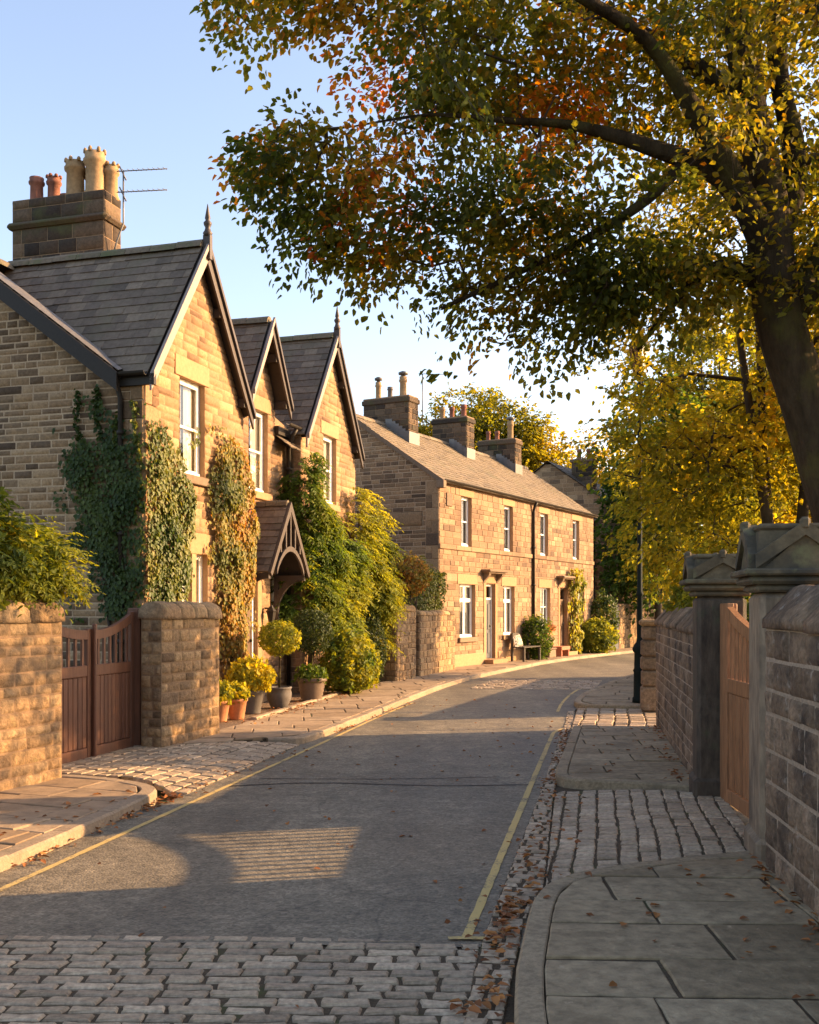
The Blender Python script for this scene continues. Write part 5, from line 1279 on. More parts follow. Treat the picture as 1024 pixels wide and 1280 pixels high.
cg = thing('wooden_gate', 'orange cedar garden gate with slatted swept top between the dark stone piers', 'gate', (2.78, 8.0, 0))
fcg = frame(2.63, 7.13, (.075, 1.86))
b = MB(); b.bevbox(fcg, 1.71, 1.875, -.02, .09, .03, 1.74, b=.01); b.build('gate_post', M['cedar'], cg)
lf = gate_leaf(cg, fcg, .005, 1.69, 1, .06, 1.46, 1.74, 1.05, 'cedar', .06, 14, 13)
b = MB(); b.bevbox(fcg, 1.55, 1.72, .03, .045, 1.5, 1.54, b=.004); b.build('hinge', M['black'], lf)

# far wall after the terrace with dark arched door
garden_wall('garden_wall', 'sunlit garden wall joining the terrace end, before the dark door', *tp(TL+.05, .02)[:2], TT, 2.15, .05, 1.75, .32, None, rough=0, coph=.12, copw=.36, ends=(False, True), cseg=.5)
garden_wall('garden_wall', 'sunlit garden wall beyond the dark arched door', *tp(15.62, .02)[:2], TT, 9.5, .05, 1.75, .32, None, rough=0, coph=.12, copw=.36, cseg=.5)
ad = thing('garden_door', 'dark arched plank door in the far garden wall', 'door', tp(15.2, 0)); fad = frame(*tp(14.68, -.10)[:2], TT)
b = MB(); pts = [(0, .05), (.90, .05), (.90, 1.6)] + [(.45+.45*math.cos(math.pi*k/10), 1.6+.32*math.sin(math.pi*k/10)) for k in range(1, 10)] + [(0, 1.6)]
prism(b, fad, pts, -.2, -.12, 0); b.build('door_leaf', M['doorgrey'], ad)
b = MB(); b.bevbox(fad, .08, .12, -.12, -.09, .6, 1.5, b=.004); b.build('strap', M['black'], ad)

# ================================================================== lamp post
lp = thing('lamp_post', 'dark green cast iron lamp post on the right pavement', 'lamp post', (3.93, 17.75, 0)); LX, LY = 3.93, 17.75
b = MB()
lathe(b, LX, LY, [(.125, .09), (.125, .16), (.105, .19), (.10, .60), (.115, .63), (.095, .67), (.09, .93), (.12, .97), (.125, 1.01), (.10, 1.06), (.06, 1.12), (.05, 1.2), (.046, 1.9), (.062, 1.92), (.062, 1.96), (.044, 1.98), (.034, 5.4), (.055, 5.44), (.055, 5.5), (.03, 5.54), (.03, 5.66)], 20)
b.build('column', M['lamp'], lp)
b = MB(); tube(b, [(LX-.3, LY, 5.25), (LX+.3, LY, 5.25)], .014, 8); b.build('ladder_bar', M['lamp'], lp)
b = MB(); lathe(b, LX, LY, [(.06, 5.66), (.11, 5.7), (.185, 6.15), (.20, 6.17), (.20, 6.19), (.10, 6.32), (.05, 6.38), (.03, 6.48), (.008, 6.56)], 4, smooth=False); ln = b.build('lantern', M['lamp'], lp)
b = MB(); lathe(b, LX, LY, [(.117, 5.72), (.192, 6.13)], 4, smooth=False); b.build('pane', M['glass'], ln)
b = MB()
# ================================================================== bench, cushion, planters
bp_ = tp(5.0, -.42); fbn = frame(bp_[0]-TT[0]*.7, bp_[1]-TT[1]*.7, TT)
bench = thing('bench', 'small weathered wooden bench against the terrace wall', 'bench', (bp_[0], bp_[1], PZ))
b = MB()
for k in range(4): b.bevbox(fbn, 0, 1.4, -.2+.11*k, -.2+.11*k+.095, .50, .535, b=.006)
b.build('seat', M['benchwood'], bench)
for x in (.04, 1.28):
    for y in (-.20, .18):
        b = MB(); b.bevbox(fbn, x, x+.075, y-.035, y+.035, .085, .499 if y > 0 else .95, b=.006); b.build('leg', M['benchwood'], bench)
b = MB(); b.bevbox(fbn, .04, .7, -.26, -.235, .70, .78, b=.006); b.bevbox(fbn, .04, .7, -.26, -.235, .84, .94, b=.006); b.build('backrest', M['benchwood'], bench)
b = MB()
V = []; n = 10
for i in range(n+1):
    for j in range(n+1):
        u, v = i/n*2-1, j/n*2-1; e_ = (1-u**4)*(1-v**4); V.append(fbn(.34+.30*u*(1-.08*(1-abs(v))), -.13+.10*v*-.6+.07*e_, .70+.17*v+.03*u))
for i in range(n+1):
    for j in range(n+1):
        u, v = i/n*2-1, j/n*2-1; e_ = (1-u**4)*(1-v**4); V.append(fbn(.34+.30*u*(1-.08*(1-abs(v))), -.13+.10*v*-.6-.05*e_, .70+.17*v+.03*u))
m_ = (n+1)**2
b.add(V, [(i*(n+1)+j, (i+1)*(n+1)+j, (i+1)*(n+1)+j+1, i*(n+1)+j+1) for i in range(n) for j in range(n)] + [(m_+i*(n+1)+j, m_+i*(n+1)+j+1, m_+(i+1)*(n+1)+j+1, m_+(i+1)*(n+1)+j) for i in range(n) for j in range(n)], 0, None, True)
tag(b.build('cushion', M['cushion'], None, fbn(.34, -.1, .54)), 'pale patterned cushion leaning on the wooden bench', 'cushion')
# low table/planter stools near the second door
st2 = thing('planter_bench', 'low reddish wooden planter box beside the second terrace door', 'planter', tp(8.35, -.35, PZ)); fpb = frame(*tp(7.95, -.3)[:2], TT)
b = MB(); b.bevbox(fpb, 0, .8, -.16, .16, .30, .42, b=.01); b.build('box', M['brickred'], st2)
for x in (.03, .69):
    b = MB(); b.bevbox(fpb, x, x+.08, -.14, .14, .085, .299, b=.008); b.build('leg', M['brickred'], st2)
st3 = thing('stone_trough', 'small stone trough below the flowering window box', 'trough', tp(7.4, -.25, PZ)); fpb = frame(*tp(7.1, -.22)[:2], TT)
b = MB(); b.bevbox(fpb, 0, .6, -.14, .14, .085, .34, b=.02); b.bevbox(fpb, -.02, .62, -.16, .16, .34, .40, b=.02); b.build('basin', M['ashlar_dark'], st3)
wb = thing('window_box', 'terracotta window box with red flowers under the barred terrace window', 'window box', tp(7.62, -.1, .9)); fwb = frame(*tp(7.2, -.09)[:2], TT)
b = MB(); b.bevbox(fwb, 0, .85, -.08, .11, .78, .95, b=.015); b.build('trough', M['pot_terra'], wb)
P = cat([bush_leaves(fwb(.1+.13*i, .03, 1.02), (.14, .14, .14), 130, .055, (0, 1), seed=i*1.7) for i in range(6)]); leaf_mesh('flowers', *P, M['lf_red'], wb)
# ================================================================== climbers on the house
def interp(z, tab):
    if z <= tab[0][0] or z >= tab[-1][0]: return None
    for (za, a, b), (zb, c, d) in zip(tab[:-1], tab[1:]):
        if za <= z <= zb: u = (z-za)/(zb-za); return a+(c-a)*u, b+(d-b)*u
def band_mask(tab, soft=.12, top=None):
    def f_(x, z):
        r = interp(z, tab)
        if not r: return 0.
        e_ = min(x-r[0], r[1]-x)
        d = min(1., max(0., .5 + e_/soft*.5))
        if top and z > top[0]: d *= max(.0, 1-(z-top[0])/(top[1]-top[0]))**.8
        return d
    return f_
ivy = thing('ivy', 'ivy round the near corner of the gabled house, dark in shade, pale in sun', 'climber', hp(.1, 0, 0))
sm_ = band_mask([(1.55, -.5, .0), (2.2, -.72, .0), (2.9, -.98, .0), (3.5, -1.22, 0), (3.9, -1.15, 0), (4.25, -.95, 0), (4.7, -.75, 0)], .30, (3.3, 4.7))
P1 = wall_leaves(SIDE, sm_, 11000, (-1.4, .05, 1.5, 4.7), .056, (.03, .18), (0.05, .5), 2.)  # shaded wall: the shade is put into a darker leaf palette
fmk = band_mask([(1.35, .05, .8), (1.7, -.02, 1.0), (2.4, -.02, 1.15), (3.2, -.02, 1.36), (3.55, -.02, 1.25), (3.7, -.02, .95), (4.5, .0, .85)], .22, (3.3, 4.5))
P2 = wall_leaves(f, fmk, 11000, (-.05, 1.5, 1.3, 4.6), .058, (.03, .22), (.25, 1.), 5.)  # street front: the sun is put into a paler leaf palette
# a few bright runners up the corner
def runner(fr, pts, n, size, pal):
    q = np.array(pts); u = rng.random(n)*(len(q)-1); i = np.minimum(u.astype(int), len(q)-2); w_ = (u-i)[:, None]
    xz = q[i]*(1-w_)+q[i+1]*w_ + rng.normal(size=(n, 2))*.02
    P = np.array([fr(a, .03+.05*rnd.random(), b) for a, b in xz]); o = np.array(fr(0,0,0)); ey = np.array(fr(0,1,0))-o
    Nn = nrm(ey + rng.normal(size=(n,3))*.5); A = nrm(rng.normal(size=(n,3))*.6+np.array([0,0,-.6])+ey*.3); L_ = size*(.7+.6*rng.random(n))
    return P, A, Nn, L_, L_*.8, np.stack([pal[0]+(pal[1]-pal[0])*rng.random(n), rng.random(n), rng.random(n)], 1)
R1 = runner(SIDE, [(-.02, 3.4), (-.3, 3.6), (-.42, 4.0), (-.38, 4.4)], 130, .06, (.3, .7)); R2 = runner(SIDE, [(.0, 3.6), (-.1, 4.1), (-.12, 4.6)], 110, .06, (.4, .9))
R3 = runner(SIDE, [(-.6, 4.0), (-.72, 4.4), (-.7, 4.8)], 160, .06, (0, .3)); R4 = runner(SIDE, [(-.9, 3.9), (-1.05, 4.3), (-1.0, 4.75)], 140, .055, (0, .3))
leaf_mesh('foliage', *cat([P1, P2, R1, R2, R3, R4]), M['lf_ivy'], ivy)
b = MB()
for (x0, x1) in ((-.12, -.35), (-.4, -.8)): tube(b, [SIDE(x0, .03, .1), SIDE(x0-.05, .04, 1.), SIDE((x0+x1)/2, .04, 2.), SIDE(x1, .04, 3.2)], [.035, .03, .022, .012], 6)
tube(b, [f(.3, .04, .1), f(.35, .05, 1.2), f(.5, .04, 2.4), f(.6, .04, 3.4)], [.04, .032, .022, .01], 6)
b.build('stem', M['bark_dark'], ivy)
cr = thing('creeper', 'creeper turning orange on the wall between the lower window and the front door', 'climber', hp(2.6, 0, 0))
cmk = band_mask([(.25, 2.35, 2.85), (.8, 2.3, 3.05), (1.5, 2.2, 3.1), (2.2, 2.1, 3.35), (3.0, 1.95, 3.4), (3.6, 1.85, 3.35), (4.0, 1.9, 3.2), (4.5, 2.1, 2.9)], .16, (3.7, 4.7))
P1 = wall_leaves(f, cmk, 17000, (1.7, 3.6, .2, 4.6), .058, (.03, .26), (-.2, .8), 11., ps=1.4)
leaf_mesh('foliage', *P1, M['lf_orange'], cr)
b = MB(); tube(b, [f(2.6, .05, .05), f(2.62, .05, 1.2), f(2.7, .05, 2.4), f(2.5, .04, 3.6)], [.04, .03, .022, .01], 6); tube(b, [f(2.7, .05, .05), f(2.9, .05, 1.5), f(3.1, .05, 3.)], [.03, .025, .012], 6)
b.build('stem', M['bark_dark'], cr)
# wisteria on gable 3: sprays of hanging compound leaves
def pinnate(C, D, n_leaf, Lr, lsize, pal, seed):
    """compound leaves: for each rachis start C, direction D: leaflets in pairs along a drooping rachis"""
    m = len(C); u = np.tile((np.arange(n_leaf)//2+1)/(n_leaf/2), m); sd = np.tile(np.where(np.arange(n_leaf) % 2 == 0, 1., -1.), m)
    Cr = np.repeat(C, n_leaf, 0); Dr = nrm(np.repeat(D, n_leaf, 0)); Lrr = np.repeat(Lr, n_leaf)
    up = np.array([0, 0, 1.]); B = nrm(np.cross(Dr, up)+1e-3)
    P = Cr + Dr*(Lrr*u)[:, None] - up*(Lrr*.45*u**2)[:, None]
    A = nrm(Dr*.7 + B*(sd*.9)[:, None] - up*.55 + rng.normal(size=P.shape)*.18)
    Nn = nrm(up*.8 + Dr*.5 + rng.normal(size=P.shape)*.3)
    t = np.clip(pal[0]+(pal[1]-pal[0])*np.repeat(.5+.7*pnoise(C, .9, seed)+rng.normal(size=m)*.12, n_leaf), 0, 1)
    L_ = lsize*(.8+.4*rng.random(len(P)))*(1-.25*u)
    return P, A, Nn, L_, L_*.36, np.stack([t, rng.random(len(P)), rng.random(len(P))], 1)
def spray_volume(fr, tab, box, n, depth, pal, seed, lsize=.125, nl=11, rach=(.24, .40)):
    mk = band_mask(tab, .3); C = []
    while len(C) < n:
        x = rnd.uniform(box[0], box[1]); z = rnd.uniform(box[2], box[3]); m_ = mk(x, z)
        lum = .5 + .9*mnoise.noise(Vector((x*1.7+seed, z*1.7, seed*.3)))
        if m_*(.15+1.1*lum) > rnd.random(): C.append(fr(x, depth*m_*max(.1, min(1, lum))*(1-.5*rnd.random()**2)+.04, z))
    C = np.array(C); o = np.array(fr(0,0,0)); ey = np.array(fr(0,1,0))-o; ex = np.array(fr(1,0,0))-o
    D = nrm(ey*(.8+.4*rng.random((n,1))) + ex*rng.normal(size=(n,1))*.8 + np.array([0,0,1.])*(rng.normal(size=(n,1))*.3+.0))
    return pinnate(C, D, nl, rach[0]+(rach[1]-rach[0])*rng.random(n), lsize, pal, seed)
wi = thing('wisteria', 'large green wisteria billowing from the wall of the farthest gable beside the porch', 'climber', hp(6.6, -.2, 0))
P1 = spray_volume(f, [(1.25, 5.9, 7.6), (1.7, 5.6, 7.9), (2.4, 5.4, 8.2), (2.9, 5.35, 8.0), (3.25, 5.3, 6.9), (3.6, 5.25, 6.1), (4.2, 5.3, 5.7), (4.7, 5.45, 5.6)], (5.2, 8.7, 1.1, 4.75), 1500, .52, (.15, 1.0), 3.)
P2 = spray_volume(fr3, [(1.2, -.4, .2), (2.2, -.6, .3), (3.6, -.5, .2), (4.3, -.3, .1)], (-.6, .5, 1.2, 4.3), 330, .35, (.0, .5), 8.)
leaf_mesh('foliage', *cat([P1, P2]), M['lf_green'], wi)
b = MB()
for (pts) in ([(5.75, .1, .08), (5.8, .14, 1.2), (6.0, .2, 2.4), (5.9, .12, 3.6), (5.8, .06, 4.4)], [(5.8, .1, .5), (6.4, .16, 1.9), (7.2, .2, 2.6), (8.2, .16, 2.9)], [(8.1, .12, .08), (8.15, .14, 1.3), (8.0, .2, 2.2)]):
    tube(b, [f(*p) for p in pts], [.05-.035*i/(len(pts)-1) for i in range(len(pts))], 7)
b.build('stem', M['bark_dark'], wi)
yw = thing('golden_climber', 'yellow-green climber tumbling over the far corner of the gabled house', 'climber', hp(8.8, -.3, 0))
P1 = spray_volume(f, [(.9, 8.3, 9.2), (1.6, 8.1, 9.7), (2.4, 7.8, 9.95), (3.2, 7.8, 9.6), (3.7, 8.1, 9.0), (4.35, 8.2, 8.8)], (7.7, 10., .9, 4.3), 1050, .85, (.0, .85), 14.)
leaf_mesh('foliage', *P1, M['lf_yellow'], yw)
b = MB(); tube(b, [f(8.9, .2, .08), f(8.85, .25, 1.2), f(8.7, .2, 2.4), f(8.5, .12, 3.8)], [.06, .05, .035, .015], 7); tube(b, [f(8.85, .25, 1.2), f(9.2, .4, 2.2), f(9.4, .4, 2.9)], [.03, .022, .01], 6); b.build('stem', M['bark_dark'], yw)

# ================================================================== shrubs
def shrub(name, label, c, rad, n, size, mat, pal=(0, 1), seed=1., stems=4, zb=.08, group=None, catg='shrub', aspect=.55, parts=None, **kw):
    t = thing(name, label, catg, (c[0], c[1], zb), group)
    bl = parts or [(c, rad, n)]
    leaf_mesh('foliage', *cat([bush_leaves(cc_, rr_, nn_, size, pal, seed=seed+i*2.3, aspect=aspect, **kw) for i, (cc_, rr_, nn_) in enumerate(bl)]), M[mat], t)
    b = MB()
    for i in range(stems):
        a = 2*math.pi*i/stems+seed; r_ = rad[0]*.45
        tube(b, [(c[0]+.04*math.cos(a), c[1]+.04*math.sin(a), zb-.05), (c[0]+r_*.5*math.cos(a), c[1]+r_*.5*math.sin(a), (zb+c[2])/2), (c[0]+r_*math.cos(a), c[1]+r_*math.sin(a), c[2]+rad[2]*.4)], [.028, .02, .008], 6)
    b.build('stem', M['bark_dark'], t); return t
# big shrub above the near left wall
C0 = (-4.15, 8.9, 1.95)
sh = thing('garden_shrub', 'bushy golden-green shrub spilling over the near left garden wall', 'shrub', (-4.15, 8.9, 0))
def spray_ball(c, rad, n, pal, seed, lsize, nl=9, rach=(.16, .3)):
    D = nrm(rng.normal(size=(n, 3))); D[:, 2] = np.abs(D[:, 2])*.9-.25; D = nrm(D); r_ = (1+.3*pnoise(D, 2.1, seed))*(1-.45*rng.random(n)**1.5)
    C = np.array(c)+D*np.array(rad)*r_[:, None]
    return pinnate(C, nrm(D+rng.normal(size=(n,3))*.45+np.array([0,0,.1])), nl, rach[0]+(rach[1]-rach[0])*rng.random(n), lsize, pal, seed)
P1 = cat([spray_ball((-4.3, 9.3, 2.15), (.72, .9, .72), 950, (-.25, .75), 4., .10), spray_ball((-4.7, 8.4, 2.4), (.65, .9, .7), 650, (-.25, .6), 9., .10), spray_ball((-3.75, 10.0, 2.0), (.50, .5, .5), 420, (.05, .95), 2., .08), bush_leaves((-3.8, 9.9, 2.05), (.5, .6, .55), 1800, .09, (-.2, .7), seed=8.), bush_leaves((-4.3, 9.3, 2.1), (.75, .95, .75), 4200, .10, (-.3, .6), seed=4.), bush_leaves((-4.75, 8.4, 2.35), (.65, .9, .7), 2600, .10, (-.3, .5), seed=6.)])
leaf_mesh('foliage', *P1, M['lf_yellow'], sh)
b = MB()
for i in range(7):
    a = i*.9; tube(b, [(-4.2+.1*math.cos(a), 9.0+.1*math.sin(a), 0), (-4.2+.3*math.cos(a), 9.0+.3*math.sin(a), 1.0), (-4.2+.6*math.cos(a), 9.0+.6*math.sin(a), 2.2+.2*math.sin(i))], [.035, .025, .008], 6)
b.build('stem', M['bark_dark'], sh)
# shrubs at the foot of the wisteria and at the pillar
shrub('green_shrub', 'loose bright green shrub at the foot of the wisteria', (-1.16, 19.6, .68), (.48, .55, .62), 3600, .09, 'lf_green', (.3, 1.1), 3.)
shrub('golden_shrub', 'small yellow-tipped shrub between the green shrub and dark clipped hedge', (-.93, 20.7, .58), (.34, .4, .52), 2200, .08, 'lf_yellow', (0, .75), 6.)
shrub('clipped_hedge', 'dark narrow clipped hedge beside the stubby stone pillar', (-.86, 22.1, .85), (.36, .45, .85), 4200, .06, 'lf_hedge', (-.1, .5), 5., lump=.12, shell=.2, catg='hedge')
hd = thing('clipped_hedge', 'clipped green hedge standing above the stone wall by the terrace corner', 'hedge', (.55, 26.4, 0))
fh = frame(.0, 24.6, (.30, .95)); n = 15000
xx = rng.random(n)*5.0-1.8; yy = -.95+rng.random(n)*.95; zz = 1.55+rng.random(n)*1.08
side_ = rng.integers(0, 4, n); yy = np.where(side_ == 0, -.02-.1*rng.random(n), yy); zz = np.where(side_ == 1, 2.62-.1*rng.random(n), zz); xx = np.where(side_ == 2, -1.8+.15*rng.random(n), xx)
P = np.array([fh(a, b_, c) for a, b_, c in zip(xx, yy, zz)]); o = np.array(fh(0,0,0)); ey = np.array(fh(0,1,0))-o; ex = np.array(fh(1,0,0))-o
P += (pnoise(P, 1.6, 3.)*.16)[:, None]*(ey+np.array([0,0,.8])); out = np.where((side_ == 1)[:, None], np.array([0,0,1.]), np.where((side_ == 2)[:, None], -ex, ey))
Nn = nrm(out+rng.normal(size=(n,3))*.55); A = nrm(np.cross(Nn, rng.normal(size=(n,3)))+np.array([0,0,-.2])); L_ = .075*(.7+.6*rng.random(n)); t_ = np.clip(.45+.6*pnoise(P, 1.5, 6.)+rng.normal(size=n)*.15, 0, 1)
leaf_mesh('foliage', P, A, Nn, L_, L_*.6, np.stack([t_, rng.random(n), rng.random(n)], 1), M['lf_hedge'], hd)
b = MB()
for k in range(6): tube(b, [fh(.3+.5*k, -.5, 0), fh(.3+.5*k, -.5, 1.2), fh(.35+.5*k, -.45, 2.3)], [.05, .04, .015], 6)
b.box(fh, -1.6, 3.1, -.75, -.25, 1.2, 2.35); b.build('stem', M['bark_dark'], hd)
shrub('orange_shrub', 'orange-leaved shrub rising behind the stubby pillar beside the hedge', (.0, 24.1, 2.5), (.52, .6, .46), 2400, .085, 'lf_orange', (.15, 1.0), 8., zb=0)
shrub('dark_shrub', 'dark rounded shrub behind the wooden bench', (*tp(5.95, -.35)[:2], .75), (.5, .42, .70), 3000, .085, 'lf_green', (-.1, .6), 4.)
shrub('light_shrub', 'light green rounded bush at the far end of the terrace', (*tp(11.35, -.5)[:2], .68), (.72, .62, .62), 3200, .12, 'lf_yellow', (.0, .62), 5.)
shrub('dark_shrub', 'dark upright bush at the terrace end, behind the light green one', (*tp(12.6, -.3)[:2], 1.25), (.55, .5, 1.0), 2600, .12, 'lf_ivy', (.1, .9), 7.)
cl = thing('climbing_rose', 'yellow-green climber trained round the second terrace door', 'climber', tp(10.1, 0))
leaf_mesh('foliage', *wall_leaves(ft, band_mask([(.1, 9.7, 10.5), (1., 9.72, 10.5), (1.8, 9.72, 10.6), (2.6, 9.6, 10.8), (3.1, 9.8, 10.6)], .2), 3200, (9.4, 11., .1, 3.1), .10, (.05, .4), (.1, .9), 3.), M['lf_yellow'], cl)
b = MB(); tube(b, [ft(10., .05, .1), ft(10.05, .06, 1.3), ft(10.1, .05, 2.7)], [.03, .025, .01], 6); b.build('stem', M['bark_dark'], cl)
# creeper hanging over the receding right wall
ov = thing('overhanging_shrub', 'yellow-green shrub hanging over the receding right boundary wall', 'shrub', (4.0, 14.4, 0))
leaf_mesh('foliage', *cat([bush_leaves((3.95, 13.7, 1.95), (.52, 1.1, .62), 3800, .085, (0, .95), seed=3.), bush_leaves((3.72, 12.9, 1.62), (.36, 1.0, .42), 1800, .08, (-.1, .6), seed=5.), bush_leaves((3.55, 12.2, 1.62), (.25, .9, .28), 900, .07, (-.1, .4), seed=7.)]), M['lf_yellow'], ov)
b = MB()
for k in range(5): tube(b, [(4.1, 13.2+.5*k, -.05), (4.05, 13.2+.5*k, 1.2), (3.9, 13.1+.55*k, 2.0)], [.03, .024, .01], 6)
b.build('stem', M['bark_dark'], ov)
# ================================================================== pots
def potted(label, x, y, r, h, mat, kind, group='pots of plants by the front door'):
    t = thing('potted_plant', label, 'potted plant', (x, y, PZ), group); b = MB(); z = PZ
    prof = {'taper': [(r*.68, z), (r*.70, z+.01), (r*.96, z+h*.86), (r*1.06, z+h*.88), (r*1.06, z+h), (r*.92, z+h), (r*.90, z+h*.8)],
            'round': [(r*.6, z), (r*.68, z+.02), (r*.98, z+h*.45), (r*1.02, z+h*.7), (r*.94, z+h*.9), (r*1.02, z+h*.93), (r*1.02, z+h), (r*.88, z+h), (r*.86, z+h*.8)],
            'ribbed': [(r*.72, z), (r*.74, z+.02)] + [(r*(.74+.24*k/10)+(.008 if k % 2 else -.004), z+h*(.05+.78*k/10)) for k in range(11)] + [(r*1.1, z+h*.86), (r*1.1, z+h), (r*.96, z+h), (r*.94, z+h*.8)]}[kind]
    lathe(b, x, y, prof, 24, open_top=True); b.build('pot', M[mat], t)
    b = MB(); lathe(b, x, y, [(r*.89, z+h*.82), (.01, z+h*.86)], 16); b.build('compost', M['soil'], t); return t, z+h
t, zt = potted('first small terracotta pot with lime green plant, against the short wall end', -2.70, 14.75, .155, .30, 'pot_terra', 'taper')
leaf_mesh('foliage', *bush_leaves((-2.70, 14.75, zt+.10), (.17, .17, .16), 700, .075, (.2, .85), seed=2.), M['lf_yellow'], t)
t, zt = potted('terracotta pot with yellow-green plant squeezed beside the grey pot', -2.50, 15.05, .15, .30, 'pot_terra', 'taper')
leaf_mesh('foliage', *bush_leaves((-2.50, 15.05, zt+.08), (.16, .16, .14), 600, .075, (.3, .95), seed=4.), M['lf_yellow'], t)
t, zt = potted('dark grey pot overflowing with a yellow leafy shrub', -2.42, 15.9, .20, .36, 'pot_grey', 'taper')
leaf_mesh('foliage', *bush_leaves((-2.42, 15.9, zt+.22), (.34, .34, .25), 2000, .075, (.35, 1.1), seed=6.), M['lf_yellow'], t)
def standard(label, x, y, r, h, mat, kind, zc, rad, lm, pal, n, size, under=None):
    t, zt = potted(label, x, y, r, h, mat, kind)
    b = MB(); tube(b, [(x, y, zt-.06), (x+.01, y, (zt+zc)/2), (x, y, zc)], [.017, .015, .013], 8); b.build('stem', M['bark'], t)
    leaf_mesh('foliage', *bush_leaves((x, y, zc), rad, n, size, pal, seed=zc*3, lump=.13, shell=.3), M[lm], t)
    if under: leaf_mesh('underplanting', *bush_leaves((x, y, zt+.05), (r*1.15, r*1.15, .16), 600, .07, (0, .6), seed=3.), M[under], t)
standard('lollipop topiary with a golden round head in a grey rounded pot', -2.10, 16.75, .20, .34, 'pot_grey', 'round', 1.22, (.335, .335, .27), 'lf_yellow', (.1, .8), 2600, .05)
standard('dark green lollipop topiary in a ribbed brown pot', -1.70, 18.05, .24, .40, 'pot_brown', 'ribbed', 1.30, (.36, .36, .38), 'lf_hedge', (-.1, .5), 3000, .05, 'lf_green')
# ================================================================== trees
def grow(limbs, centres, step=.35, bias=.6, root=None, side=0.5, sag=.12):
    """grow twigs from limb skeletons to each spray centre. limbs: list of [(x,y,z,r)...]. returns nodes and parents"""
    Pn = []; par = []; rad = []
    for pts in limbs:
        last = -1
        if Pn:
            d = [sum((a-b)**2 for a, b in zip(q, pts[0][:3])) for q in Pn]; last = int(np.argmin(d))
        for i, p in enumerate(pts):
            if i: # subdivide
                a = pts[i-1]; L = math.dist(a[:3], p[:3]); n = max(1, int(L/.3))
                for k in range(1, n+1):
                    u = k/n; Pn.append([a[j]+(p[j]-a[j])*u for j in range(3)]); par.append(last); rad.append(a[3]+(p[3]-a[3])*u); last = len(Pn)-1
            else:
                Pn.append(list(p[:3])); par.append(last); rad.append(p[3]); last = len(Pn)-1
    nl = len(Pn); base = np.array(Pn)
    cen = np.array(centres); d0 = np.min(np.linalg.norm(cen[:, None]-base[None], axis=2), axis=1) if len(cen) < 3000 else None
    order = np.argsort(d0)
    cap = len(Pn)+len(cen)*40; arr = np.zeros((cap, 3)); arr[:nl] = base; n = nl
    starts = np.zeros((len(cen), 3))
    for ci in order:
        c = cen[ci]; D = np.linalg.norm(arr[:n]-c, axis=1)
        j = int(np.argmin(D + .25*np.abs(arr[:n, 2]-c[2])))
        a = arr[j].copy(); L = np.linalg.norm(c-a); m = max(1, int(L/step)); last = j; starts[ci] = a
        perp = rng.normal(size=3)*.06*L
        for k in range(1, m+1):
            u = k/m; p = a*(1-u)+c*u + np.array([0, 0, sag*L*math.sin(math.pi*u)]) + perp*math.sin(math.pi*u)
            if n >= cap: break
            arr[n] = p; par.append(last); rad.append(None); last = n; n += 1
    return arr[:n], par, rad, nl, starts
def skeleton_mesh(mb, arr, par, rad, nl, tip=.006, k=.0052, sides=5, maxr=.07):
    n = len(arr); cnt = np.zeros(n)
    ch = np.zeros(n, int)
    for i in range(n): 
        if par[i] >= 0: ch[par[i]] += 1
    for i in range(n-1, -1, -1):
        if ch[i] == 0: cnt[i] = 1
        if par[i] >= 0 and i >= nl: cnt[par[i]] += cnt[i]
    r = np.array([rad[i] if rad[i] is not None else min(maxr, tip + k*math.sqrt(max(cnt[i]-1, 0))) for i in range(n)])
    for i in range(1, nl):
        if par[i] >= 0: tube(mb, [arr[par[i]], arr[i]], [r[par[i]]*.35, r[i]*.35], 4, cap=False)
    for i in range(nl, n):
        j = par[i]
        if j < 0: continue
        tube(mb, [arr[j], arr[i]], [min(r[j], r[i]*1.25), r[i]], sides, cap=False, tint=(.4, .4, .4))
def spray_leaves(C, dirs, n_leaf, L, spread, lsize, aspect, tints, droop=.25, flat=.5):
    """flat leafy sprays: alternate leaves along an axis and its side twigs"""
    m = len(C); tot = m*n_leaf
    u = rng.random(tot)**.85; sd = np.where(rng.random(tot) < .5, 1., -1.); v = rng.random(tot)
    D = nrm(np.repeat(dirs, n_leaf, 0)); Cr = np.repeat(C, n_leaf, 0); Ls = np.repeat(L, n_leaf)
    up = np.array([0, 0, 1.]); B = nrm(np.cross(D, up)+1e-4); U = np.cross(B, D)
    w_ = sd*v*spread*(1.1-u*.8)
    P = Cr + D*(Ls*(u-.35))[:, None] + B*(Ls*w_)[:, None] - up*(Ls*droop*(u**2+.5*np.abs(w_)))[:, None] + U*(Ls*rng.normal(size=tot)*.10)[:, None]
    A = nrm(D*.7 + B*(sd*.6)[:, None] - up*.35 + rng.normal(size=(tot, 3))*.35)
    Nn = nrm(U*1.0 + rng.normal(size=(tot, 3))*flat)
    ll = lsize*(.65+.6*rng.random(tot))
    t = np.repeat(tints, n_leaf, 0); t = t + np.stack([rng.normal(size=tot)*.07, np.zeros(tot), np.zeros(tot)], 1); t[:, 1] = rng.random(tot); t = np.clip(t, 0, 1)
    return P, A, Nn, ll, ll*aspect, t
